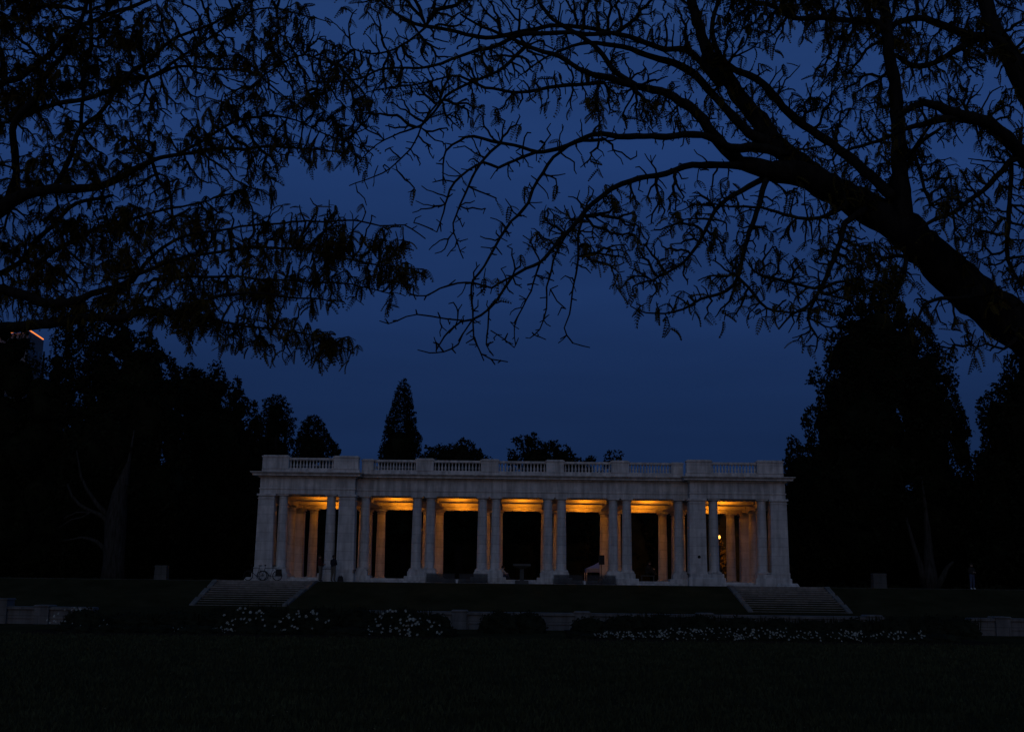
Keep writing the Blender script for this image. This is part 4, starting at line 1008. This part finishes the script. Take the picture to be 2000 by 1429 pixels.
def locust(name, label, limbs, regions, seed, holes=(), base=None, bf=.42, ln0=.07, ld_=.5):
    """limbs: list of (list of (px, py, radius px), depth at start, depth at end). Twigs grow from the limbs to points
    spread through the crown, and every leaf is a drooping pinnate leaf with its leaflets"""
    rg = np.random.default_rng(seed); t = thing(name, label, 'tree', base, 'honey locusts near the camera')
    B0 = np.array(base)
    tm = MB(); lm = MB()
    NX, ND, NR, NL, SP = [], [], [], [], []
    for li, (pl, d0, d1) in enumerate(limbs):
        a = [(p[0], p[1], p[2] if len(p) > 2 else np.nan) for p in pl]; r = np.array([q[2] for q in a], float); idx = np.arange(len(a)); ok = ~np.isnan(r)
        r = np.interp(idx, idx[ok], r[ok]) if ok.any() else np.full(len(a), 3.0)
        s = catmull(np.c_[[q[0] for q in a], [q[1] for q in a], r])
        n = len(s); dd = np.linspace(d0, d1, n) + .10 * np.sin(np.arange(n) * .35 + li); dd[0] = d0
        kk = np.arange(n)[:, None]; ph = rg.random((1, 2)) * 6; wob = (rg.random((n, 2)) - .5) * np.minimum(3.2, 1.4 + s[:, 2:3] * .15) + np.sin(kk * .9 + ph) * 1.3 + np.sin(kk * .37 + 2 * ph) * 1.6; wob *= np.minimum(1, kk / 4)
        s[:, :2] += wob; rr = np.maximum(s[:, 2], 1.1)
        pts = [at(s[i, 0], s[i, 1], dd[i]) - B0 for i in range(n)]; rad = [rr[i] * dd[i] / F * (1 + .16 * (rg.random() - .5)) for i in range(n)]
        (tm if li == 0 else lm).tube(pts, rad, 12 if rr[0] > 12 else 8 if rr[0] > 5 else 6)
        for i in range(2, n - 1):
            if rr[i] < 6 and rg.random() < .5:
                e = pts[i] + (rg.random(3) - .5) * np.array([.13, .13, .13]); SP.append((pts[i], e))
        for i in range(n): NX.append(s[i, :2]); ND.append(dd[i]); NR.append(rr[i]); NL.append(i * 6.0 + 60 * (rr[i] > 14))
    AX, AL = [], []
    for poly, n, leaf in regions:
        q = sample(poly, int(n * 1.4), rg, holes); AX.append(q); AL.append(np.full(len(q), leaf))
    AX = np.concatenate(AX); AL = np.concatenate(AL); nA = len(AX)
    AX = AX + rg.normal(size=AX.shape) * [15, 11]
    ax, ay = AX[:, 0], AX[:, 1]; nse = np.sin(ax / 37 + 1.3 * np.sin(ay / 29)) * np.sin(ay / 27 + 1.7 * np.sin(ax / 53))
    AL = AL * np.clip(.82 + .62 * nse, .15, 1.15)
    NX = np.array(NX); ND = np.array(ND); NR = np.array(NR); NL = np.array(NL)
    cost = np.full(nA, 1e9); par = np.zeros(nA, int)
    for i in range(0, len(NX)):
        if NX[i][0] < -400 or NX[i][0] > 2400: continue
        d = np.hypot(AX[:, 0] - NX[i, 0], AX[:, 1] - NX[i, 1]) + bf * NL[i] * .5
        k = d < cost; cost[k] = d[k]; par[k] = i
    n0 = len(NX); pos = np.r_[NX, np.zeros((nA, 2))]; dep = np.r_[ND, np.zeros(nA)]; pln = np.r_[NL * .5, np.zeros(nA)]; parent = np.full(n0 + nA, -1); leafy = np.zeros(n0 + nA)
    dirn = np.zeros((n0 + nA, 2)); done = np.zeros(nA, bool); cnt = n0
    for _ in range(nA):
        i = int(np.argmin(np.where(done, 1e12, cost))); done[i] = True; p = par[i]
        pos[cnt] = AX[i]; dist = np.hypot(*(AX[i] - pos[p])); dep[cnt] = dep[p] + (rg.random() - .5) * dist / 2300 * 14 * 1.6; pln[cnt] = pln[p] + dist; parent[cnt] = p; leafy[cnt] = AL[i]
        dv = (AX[i] - pos[p]) / (dist + 1e-6); dirn[cnt] = dv
        w = AX - AX[i]; dd_ = np.hypot(w[:, 0], w[:, 1]); cosv = (w @ dv) / (dd_ + 1e-6)
        c = dd_ * (1.5 - .62 * cosv) + bf * pln[cnt]
        k = (c < cost) & ~done; cost[k] = c[k]; par[k] = cnt; cnt += 1
    desc = np.ones(n0 + nA)
    for i in range(n0 + nA - 1, n0 - 1, -1):
        if parent[i] >= n0: desc[parent[i]] += desc[i]
    rad = 1.02 * desc ** .37; rad = np.minimum(rad, 6)
    # twig segments, gently kinked
    A_, B_, RA, RB = [], [], [], []; tips = []
    for i in range(n0, n0 + nA):
        p = parent[i]; a = pos[p]; b = pos[i]; da, db = dep[p], dep[i]; L_ = np.hypot(*(b - a)); m_ = max(1, int(L_ / 9))
        ra = min(rad[p] if p >= n0 else NR[p] * .7, rad[i] * 1.25); rb = rad[i]
        nv = np.array([-(b - a)[1], (b - a)[0]]) / (L_ + 1e-6); bend = (rg.random() - .5) * L_ * .5
        prev = at(a[0], a[1], da) - B0; pr = ra
        for j in range(1, m_ + 1):
            u = j / m_; q = a + (b - a) * u + nv * bend * 4 * u * (1 - u) * .5
            if j < m_: q = q + (rg.random(2) - .5) * 2.6
            d = da + (db - da) * u; cur = at(q[0], q[1], d) - B0; cr = ra + (rb - ra) * u
            A_.append(prev); B_.append(cur); RA.append(pr * d / F); RB.append(cr * d / F)
            if rad[i] < 2.6 and rg.random() < .22:      # short spur
                e = cur + (rg.random(3) - .5) * np.array([.1, .1, .1]); A_.append(cur); B_.append(e); RA.append(.0045); RB.append(.0035)
            if rg.random() < leafy[i] * ld_ and rad[i] < 4: tips.append(cur)
            prev, pr = cur, cr
        if rg.random() < leafy[i]:
            tips += [cur] * (1 if leafy[i] < .8 else 2)
    for p_, e_ in SP: A_.append(p_); B_.append(e_); RA.append(.0075); RB.append(.005)
    A_, B_ = np.array(A_), np.array(B_); RA, RB = np.array(RA)[:, None], np.array(RB)[:, None]
    T = B_ - A_; T /= np.linalg.norm(T, axis=1)[:, None] + 1e-9; U = np.cross(T, [.3, .2, .93]); U /= np.linalg.norm(U, axis=1)[:, None] + 1e-9; Wv = np.cross(T, U); n = len(A_)
    V = np.empty((n, 10, 3))
    for k in range(5):
        c, s = math.cos(k * 1.2566), math.sin(k * 1.2566); V[:, k] = A_ - T * RA * .4 + RA * (U * c + Wv * s); V[:, 5 + k] = B_ + T * RB * .4 + RB * (U * c + Wv * s)
    Q = np.array([(k, (k + 1) % 5, 5 + (k + 1) % 5, 5 + k) for k in range(5)])[None] + (np.arange(n) * 10)[:, None, None]
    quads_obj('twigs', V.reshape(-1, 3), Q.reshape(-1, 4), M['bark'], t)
    # pinnate leaves
    npair = 7; T0 = []; F0 = []
    def leaf_template(curl):
        vs, fs = [], []
        for j in range(npair):
            u = (j + .7) / npair; x = u - curl * .12 * u ** 3; z = -curl * .55 * u * u; wd = .17 * math.sin(math.pi * (u * .72 + .2)) + .03
            for s in (-1, 1):
                b = len(vs); vs += [(x + .03, 0, z), (x + .10, s * wd * .5, z - .02), (x + .085, s * wd, z - .06 - .04 * curl), (x - .065, s * wd * .6, z - .04)]; fs.append((b, b + 1, b + 2, b + 3))
        for j in range(4):
            u0_, u1_ = j / 4, (j + 1) / 4; g = lambda u: (u - curl * .12 * u ** 3, -curl * .55 * u * u); (x0, z0), (x1, z1) = g(u0_), g(u1_)
            b = len(vs); vs += [(x0, -.012, z0), (x0, .012, z0), (x1, .012, z1), (x1, -.012, z1)]; fs.append((b, b + 1, b + 2, b + 3))
        return np.array(vs), np.array(fs)
    temps = [leaf_template(c) for c in (.3, .8, 1.3)]
    tips = np.array(tips); VV, QQ, o_ = [], [], 0
    for ti, (tv, tf) in enumerate(temps):
        P0 = np.repeat(tips, 1 + (rg.random() > 1), axis=0); k = rg.random(len(P0)) < .62; P0 = P0[k]; n = len(P0)
        az = rg.random(n) * 6.283; el = -1.25 + 1.5 * rg.random(n) ** 1.2; ln = ln0 + .09 * rg.random(n)
        ex = np.c_[np.cos(az) * np.cos(el), np.sin(az) * np.cos(el), np.sin(el)]; ey = np.c_[-np.sin(az), np.cos(az), np.zeros(n)]
        ro = (rg.random(n) - .5) * 1.6; ez = np.cross(ex, ey); ey2 = ey * np.cos(ro)[:, None] + ez * np.sin(ro)[:, None]; ez2 = np.cross(ex, ey2)
        V = P0[:, None, :] + ln[:, None, None] * (tv[None, :, 0:1] * ex[:, None] + tv[None, :, 1:2] * ey2[:, None] + tv[None, :, 2:3] * ez2[:, None])
        VV.append(V.reshape(-1, 3)); QQ.append((tf[None] + (np.arange(n) * len(tv))[:, None, None]).reshape(-1, 4) + o_); o_ += n * len(tv)
    quads_obj('foliage', np.concatenate(VV), np.concatenate(QQ), M['leaf'], t)
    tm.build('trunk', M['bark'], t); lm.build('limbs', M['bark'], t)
    print(name, 'twigs', len(A_), 'leaves', sum(len(q) for q in QQ) // (npair * 2 + 4), flush=True)
    return t


g11 = 11.0
base = at(2330, 1142, g11); base[2] = 0.0
yb = 1142 + 1.6 * F / g11
R = [
    ([(2335, yb + 12, 84), (2330, 1300, 66), (2310, 1100, 56), (2270, 930, 54), (2190, 780, 52), (2080, 690, 50), (2000, 645, 46), (1930, 600, 43), (1860, 535, 40), (1800, 478, 38), (1740, 432, 36), (1660, 388, 31), (1580, 345, 27), (1500, 332, 21), (1450, 322, 15)], g11, 11.3),
    ([(1600, 352, 24), (1560, 318, 22), (1510, 273, 20), (1450, 196, 17), (1405, 133, 14), (1370, 70, 12), (1345, -20, 10), (1320, -90, 8)], 11.3, 12.2),
    ([(1450, 322, 14), (1395, 266, 12), (1363, 224, 11), (1328, 196, 10), (1300, 182, 9), (1230, 164, 7), (1160, 147, 6), (1090, 112, 5), (1020, 84, 4), (960, 60, 3), (900, 30, 2)], 11.3, 10.2),
    ([(1530, 292, 14), (1475, 266, 11), (1422, 217, 9), (1387, 175, 8), (1345, 140, 8), (1300, 120, 7), (1247, 101, 6), (1200, 88, 5), (1150, 84, 4), (1100, 100, 3), (1050, 122, 2), (1010, 150, 1.3)], 11.4, 11.9),
    ([(1405, 165, 8), (1377, 133, 8), (1345, 100, 7), (1300, 94, 6), (1247, 77, 6), (1195, 66, 5), (1142, 68, 5), (1072, 64, 5), (1020, 66, 5), (978, 87, 4.5), (932, 98, 4), (897, 112, 3.5), (845, 130, 3), (796, 133, 2.6), (740, 135, 2.2), (698, 154, 1.8), (640, 162, 1.4), (590, 158, 1.2)], 11.6, 10.6),
    ([(1200, 66, 4), (1142, 53, 4.5), (1090, 52, 4.5), (1020, 62, 5), (967, 73, 5), (936, 70, 4.5), (880, 60, 4), (827, 52, 4), (789, 38, 3.2), (757, 17, 2.8), (730, -10, 2.2)], 11.6, 12.6),
    ([(832, 53, 3), (800, 80, 2.6), (760, 98, 2.2), (725, 104, 1.8), (690, 96, 1.5)], 11.9, 11.4),
    ([(1530, 300, 10), (1482, 290, 10), (1430, 287, 9), (1387, 268, 8), (1352, 261, 7), (1300, 266, 6.5), (1230, 269, 6), (1177, 262, 5.5), (1142, 269, 5), (1090, 287, 4.5), (1048, 297, 4), (1002, 283, 3.5), (978, 280, 3.5), (925, 269, 3), (897, 276, 2.6), (873, 292, 2.2), (866, 320, 1.8), (862, 360, 1.3)], 11.2, 9.8),
    ([(1048, 297, 3.5), (992, 318, 3.2), (974, 329, 3), (943, 320, 3), (915, 332, 2.6), (890, 353, 2.4), (876, 385, 2.1), (866, 413, 1.8), (852, 451, 1.3)], 10.1, 9.4),
    ([(978, 280, 3), (946, 308, 2.8), (929, 336, 2.6), (908, 378, 2.3), (897, 402, 2), (887, 434, 1.8), (894, 469, 1.6), (905, 505, 1.2)], 10.0, 9.2),
    ([(1181, 272, 4), (1125, 280, 3.5), (1079, 308, 3.5), (1062, 336, 3.4), (1041, 371, 3.3), (1032, 395, 3.3), (1001, 430, 3), (980, 465, 2.8), (959, 497, 2.6), (945, 521, 2.5), (924, 548, 2.3), (920, 577, 2), (922, 623, 1.8), (927, 658, 1.6), (938, 682, 1.4), (948, 703, 1.2)], 10.7, 9.3),
    ([(1450, 324, 9), (1422, 322, 8), (1370, 322, 7), (1335, 325, 6.5), (1300, 338, 6), (1247, 351, 5.5), (1195, 369, 5.5), (1146, 411, 5), (1120, 441, 4.5), (1095, 465, 4), (1067, 500, 3.8), (1053, 514, 3.5), (1025, 525, 3.2), (1001, 539, 3), (980, 574, 2.8), (955, 605, 2.5), (924, 623, 2.2), (903, 626, 2), (868, 656, 1.8), (850, 684, 1.3)], 11.3, 8.8),
    ([(1001, 539, 2.2), (975, 553, 2.4), (959, 562, 2.3), (924, 553, 2.2), (896, 553, 2), (861, 560, 1.8), (833, 576, 1.5), (801, 577, 1.2)], 9.4, 9.0),
    ([(905, 626, 1.9), (875, 623, 1.8), (815, 616, 1.6), (775, 628, 1.4), (759, 632, 1.3), (742, 625, 1.1)], 8.95, 8.5),
    ([(924, 623, 1.8), (905, 652, 1.7), (895, 672, 1.6), (868, 688, 1.5), (840, 691, 1.3), (815, 684, 1.1)], 9.0, 8.7),
    ([(927, 658, 1.3), (940, 690, 1.4), (960, 702, 1.3), (992, 708, 1.2)], 9.35, 9.1),
    ([(1115, 445, 3), (1095, 479, 2.4), (1074, 539, 2.1), (1067, 562, 2), (1067, 602, 1.8), (1053, 640, 1.5), (1032, 660, 1.1)], 10.2, 9.4),
    ([(1075, 565, 1.6), (1088, 588, 1.5), (1105, 604, 1.3)], 9.8, 9.6),
    ([(1140, 420, 3), (1127, 470, 2.5), (1127, 518, 2.2), (1120, 567, 2), (1113, 612, 1.8), (1102, 637, 1.6), (1120, 668, 1.4), (1151, 680, 1.1)], 10.4, 9.9),
    ([(1055, 512, 2.4), (1036, 567, 1.9), (1022, 602, 1.6), (1008, 640, 1.3), (1007, 672, 1.1)], 9.8, 9.3),
    ([(955, 605, 1.8), (953, 640, 1.6), (950, 670, 1.5), (965, 694, 1.2)], 9.1, 8.9),
    ([(958, 645, 1.3), (985, 662, 1.2), (1003, 677, 1.1)], 9.05, 8.9),
    ([(1764, 440, 22), (1762, 385, 18), (1757, 300, 16), (1747, 175, 13), (1738, 100, 12), (1728, 0, 10), (1720, -90, 8)], 11.1, 11.6),
    ([(1752, 392, 13), (1737, 378, 12), (1702, 346, 11), (1650, 301, 10), (1597, 262, 9), (1545, 224, 8.5), (1510, 185, 8), (1475, 154, 7.5), (1433, 136, 7), (1405, 110, 6), (1392, 60, 5), (1405, 0, 4)], 11.1, 13.0),
    ([(1745, 90, 8), (1709, 45, 8), (1667, 42, 7), (1615, 35, 6), (1552, 33, 5.5), (1510, 14, 5), (1464, 2, 4), (1400, -20, 3)], 11.5, 10.6),
    ([(1740, 50, 6), (1790, 36, 7), (1842, 52, 8), (1895, 70, 9), (1947, 77, 10), (1980, 110, 12)], 11.8, 12.3),
    ([(1912, -60, 12), (1922, 0, 15), (1940, 52, 17), (1965, 91, 18), (1986, 140, 18), (2008, 190, 18), (2060, 330, 22), (2120, 520, 26), (2190, 700, 34), (2240, 830, 44)], 12.6, 11.0),
    ([(1751, 108, 5), (1783, 129, 6), (1825, 126, 6), (1860, 101, 7), (1895, 84, 8), (1940, 60, 9)], 11.6, 12.4),
    ([(2110, 500, 20), (2060, 380, 18), (2000, 306, 16), (1965, 266, 15), (1930, 241, 14), (1877, 227, 11), (1825, 206, 9), (1790, 207, 7), (1758, 227, 4)], 11.4, 10.5),
    ([(1900, 236, 8), (1840, 230, 8), (1800, 244, 6), (1770, 252, 5), (1720, 275, 4), (1640, 300, 3)], 10.8, 10.4),
    ([(2040, 350, 9), (1990, 308, 7), (1958, 332, 6), (1930, 360, 5.5), (1895, 392, 5), (1860, 416, 4.5), (1825, 428, 4), (1790, 450, 3.5)], 11.2, 10.6),
    ([(1770, 330, 5), (1785, 290, 5), (1812, 270, 4), (1840, 250, 3)], 11.2, 11.0),
    ([(1735, 375, 6), (1752, 330, 5), (1790, 285, 4), (1820, 240, 3)], 11.2, 10.8),
    ([(1783, 300, 4), (1797, 330, 4), (1804, 370, 3.5), (1815, 400, 3)], 11.1, 10.7),
    ([(1500, 345, 7), (1475, 357, 6), (1433, 381, 5), (1398, 409, 4.5), (1380, 446, 4), (1360, 484, 3.5), (1335, 512, 3), (1300, 533, 2.4), (1275, 548, 1.6)], 11.3, 10.2),
    ([(1500, 345, 7), (1489, 371, 6), (1485, 402, 5.5), (1464, 455, 5), (1454, 490, 4.5), (1440, 540, 4), (1415, 568, 3.4), (1370, 582, 2.8), (1335, 606, 2.4), (1300, 613, 2), (1265, 610, 1.6), (1230, 598, 1.2)], 11.3, 9.6),
    ([(1440, 540, 3), (1475, 575, 3), (1500, 603, 2.6), (1545, 610, 2.2), (1580, 600, 1.6)], 10.3, 10.0),
    ([(1690, 410, 9), (1671, 421, 7), (1650, 435, 6), (1640, 480, 5), (1629, 512, 5), (1597, 568, 4), (1573, 600, 3), (1545, 615, 2.5), (1520, 640, 1.8)], 11.1, 10.3),
    ([(1480, 535, 2), (1492, 540, 3), (1538, 550, 3), (1590, 565, 3), (1610, 545, 3)], 10.6, 10.5),
    ([(1600, 570, 3), (1580, 620, 2.5), (1595, 660, 2), (1590, 690, 1.3)], 10.5, 10.2),
    ([(1655, 400, 6), (1600, 425, 4), (1560, 425, 3.5), (1500, 410, 3), (1440, 405, 2.4), (1380, 395, 1.8)], 11.1, 10.6),
    ([(1975, 320, 5), (1972, 400, 4.5), (1968, 487, 4), (1986, 545, 3)], 11.3, 10.9),
    ([(1770, 500, 5), (1765, 545, 3.5), (1750, 570, 3), (1745, 600, 2)], 11.0, 10.7),
    ([(1900, 580, 5), (1840, 585, 4), (1800, 600, 3), (1790, 640, 2)], 10.9, 10.4),
    ([(1985, 660, 5), (1960, 680, 3), (1925, 672, 2), (1905, 680, 1.4)], 10.9, 10.6),
    ([(1240, 165, 6), (1200, 140, 6), (1180, 110, 5), (1120, 60, 5), (1070, 30, 4), (1040, -20, 3)], 10.9, 11.5),
    ([(1030, 88, 4), (1005, 110, 4), (975, 140, 3.6), (930, 155, 3.2), (885, 178, 3), (850, 215, 2.6), (820, 245, 2.4), (780, 262, 2), (735, 280, 1.5), (700, 320, 1.2)], 11.2, 9.9),
    ([(1180, 162, 4), (1100, 168, 4), (1020, 178, 3.5), (950, 172, 3), (900, 150, 2.5), (840, 160, 2), (780, 168, 1.6), (720, 178, 1.3)], 10.8, 10.3),
    ([(860, 195, 2.4), (830, 235, 2), (800, 290, 1.8), (760, 330, 1.4), (685, 364, 1.1)], 10.4, 9.9),
]
RG = [
    ([(1380, -60), (2080, -60), (2080, 330), (1900, 300), (1800, 330), (1700, 420), (1560, 330), (1440, 300), (1380, 200)], 1500, .62),
    ([(1380, -60), (2080, -60), (2080, 150), (1700, 90), (1500, 60), (1380, 60)], 450, .8),
    ([(650, -60), (1380, -60), (1380, 100), (1100, 60), (850, 50), (700, 40)], 560, .42),
    ([(800, 60), (1400, 100), (1420, 260), (1250, 230), (1000, 200), (850, 230), (700, 160), (640, 110)], 560, .30),
    ([(1130, 150), (1320, 190), (1340, 230), (1200, 240), (1110, 200)], 60, .6),
    ([(700, 270), (1000, 220), (1350, 260), (1430, 330), (1300, 420), (1180, 520), (950, 620), (850, 480), (700, 380)], 330, .07),
    ([(640, 60), (1050, 60), (1050, 230), (860, 260), (740, 260), (640, 180)], 260, .12),
    ([(850, 620), (960, 560), (1100, 560), (1110, 660), (960, 695), (850, 680)], 60, 0.0),
    ([(1040, 430), (1240, 360), (1450, 370), (1340, 520), (1250, 590), (1200, 540), (1120, 520)], 300, .42),
    ([(1300, 370), (1640, 380), (1780, 540), (1690, 590), (1600, 690), (1540, 660), (1500, 620), (1330, 610), (1240, 615), (1230, 595), (1330, 570), (1400, 480)], 560, .36),
    ([(1800, 330), (2080, 300), (2080, 620), (1960, 620), (1900, 520), (1820, 420)], 460, .62),
    ([(1660, 440), (1780, 520), (1740, 600), (1640, 560)], 120, .6),
    ([(1790, 570), (1850, 580), (1900, 640), (1990, 690), (1900, 690), (1840, 680), (1790, 640)], 70, .4),
]
HR = ([(1510, 65), (1615, 60), (1600, 150), (1560, 170), (1505, 110)], [(1870, 250), (1930, 290), (1900, 330), (1820, 300), (1810, 260)])
locust('honey_locust', 'honey locust at right whose heavy limb and bare drooping twigs arch across the sky', R, RG, 3, HR, base)

d15 = 15.0
base = at(-420, 1142, d15); base[2] = 0.0; yb = 1142 + 1.6 * F / d15
Lm = [
    ([(-430, yb + 15, 60), (-425, 1200, 46), (-415, 1000, 42), (-400, 820, 40), (-370, 700, 36), (-300, 560, 30), (-200, 480, 26), (-100, 440, 22), (-20, 420, 18), (35, 388, 14), (70, 374, 11), (140, 367, 9), (210, 360, 8), (245, 343, 6.5), (297, 315, 5), (350, 301, 4), (420, 290, 3.5), (490, 291, 3), (560, 287, 2.4), (620, 292, 1.8), (680, 298, 1.2)], d15, 13.2),
    ([(15, 398, 11), (28, 350, 8), (28, 300, 8), (30, 235, 8), (70, 196, 7), (95, 140, 6), (140, 80, 5), (175, -10, 4)], 14.1, 13.2),
    ([(30, 237, 6), (70, 215, 5.5), (115, 203, 5), (150, 200, 5), (196, 185, 4.5), (227, 168, 4), (255, 140, 4), (297, 112, 3.6), (336, 80, 3.2), (420, 45, 2.6), (470, 8, 2)], 14.0, 12.4),
    ([(100, 372, 6), (118, 348, 6), (140, 297, 5.5), (157, 252, 5), (189, 227, 4.6), (213, 196, 4.2), (232, 163, 4), (290, 150, 3.4), (350, 130, 3), (402, 133, 2.6), (472, 140, 2.2), (510, 150, 2), (560, 190, 1.6), (600, 215, 1.2)], 14.0, 12.8),
    ([(290, 152, 3), (315, 140, 3), (350, 112, 2.8), (402, 80, 2.4), (455, 45, 2.2), (490, 24, 2), (540, 18, 1.6), (600, 30, 1.2), (650, 45, 1.0)], 13.5, 12.6),
    ([(158, 250, 4), (161, 190, 4), (164, 133, 4), (178, 87, 4), (178, -20, 3.4)], 14.0, 14.4),
    ([(-160, 460, 14), (-90, 300, 10), (-10, 170, 8), (42, 150, 7), (87, 115, 6), (140, 60, 5), (180, 40, 4.5), (250, 15, 4), (330, -20, 3)], 14.6, 15.6),
    ([(-300, 560, 18), (-160, 540, 13), (-40, 556, 11), (40, 572, 10), (80, 592, 10), (132, 592, 9), (180, 576, 7), (224, 560, 6), (260, 540, 5), (292, 504, 4), (340, 470, 3), (400, 455, 2.5), (500, 438, 2.2), (600, 434, 2), (705, 432, 1.8), (740, 438, 1.6), (789, 440, 1.5), (830, 466, 1.2)], 14.8, 12.4),
    ([(-370, 700, 20), (-200, 660, 15), (-60, 642, 13), (0, 638, 11), (80, 634, 10), (170, 622, 9), (240, 618, 7.5), (280, 606, 6.5), (340, 611, 5), (380, 600, 4), (440, 576, 3), (500, 572, 2.6), (580, 580, 2), (650, 590, 1.4)], 14.9, 12.6),
    ([(340, 611, 4), (400, 626, 3), (460, 632, 2.6), (520, 640, 2.2), (580, 648, 1.9), (640, 664, 1.6), (692, 688, 1.2)], 13.3, 12.4),
    ([(-120, 545, 8), (-20, 540, 6), (20, 520, 5.5), (50, 500, 5), (72, 472, 5), (104, 440, 4.5), (150, 400, 4), (220, 380, 3)], 14.5, 14.9),
    ([(50, 510, 5), (70, 516, 5), (120, 482, 4.5), (180, 452, 4), (240, 430, 3.2), (320, 410, 2.4), (400, 395, 1.8)], 14.4, 13.8),
    ([(270, 535, 4), (340, 510, 3.5), (420, 492, 3), (500, 482, 2.6), (600, 490, 2.2), (700, 510, 1.8), (780, 520, 1.4)], 13.7, 12.6),
    ([(300, 545, 4), (400, 540, 3), (500, 545, 2.4), (600, 548, 2), (700, 560, 1.6), (770, 575, 1.2)], 13.6, 12.8),
    ([(297, 315, 4), (310, 355, 3.6), (335, 385, 3.2), (336, 440, 2.6)], 13.6, 13.4),
    ([(350, 301, 3), (420, 260, 3), (470, 235, 2.6), (530, 225, 2.2), (580, 235, 1.8), (640, 262, 1.5), (700, 290, 1.2)], 13.5, 12.8),
    ([(510, 150, 1.8), (580, 110, 2), (640, 118, 1.6), (690, 110, 1.2)], 13.0, 12.5),
]
LG = [
    ([(-100, -60), (560, -60), (600, 60), (640, 180), (690, 290), (560, 320), (510, 400), (430, 440), (0, 470), (-100, 470)], 1500, .92),
    ([(-100, -60), (300, -60), (240, 160), (-100, 260)], 380, 1.0),
    ([(520, 10), (620, 40), (690, 110), (730, 200), (720, 300), (640, 310), (600, 200)], 160, .55),
    ([(-100, 440), (480, 430), (620, 405), (760, 440), (800, 490), (800, 580), (700, 560), (600, 600), (480, 590), (300, 600), (-100, 640)], 1150, .85),
    ([(250, 480), (600, 440), (740, 480), (680, 560), (300, 590)], 90, .85),
    ([(280, 600), (420, 590), (560, 620), (695, 680), (690, 698), (620, 690), (500, 670), (400, 650), (300, 630)], 260, .85),
]
locust('honey_locust', 'honey locust at left with thick drooping foliage filling the upper left of the sky', Lm, LG, 8, (), base, ln0=.09, ld_=.72)
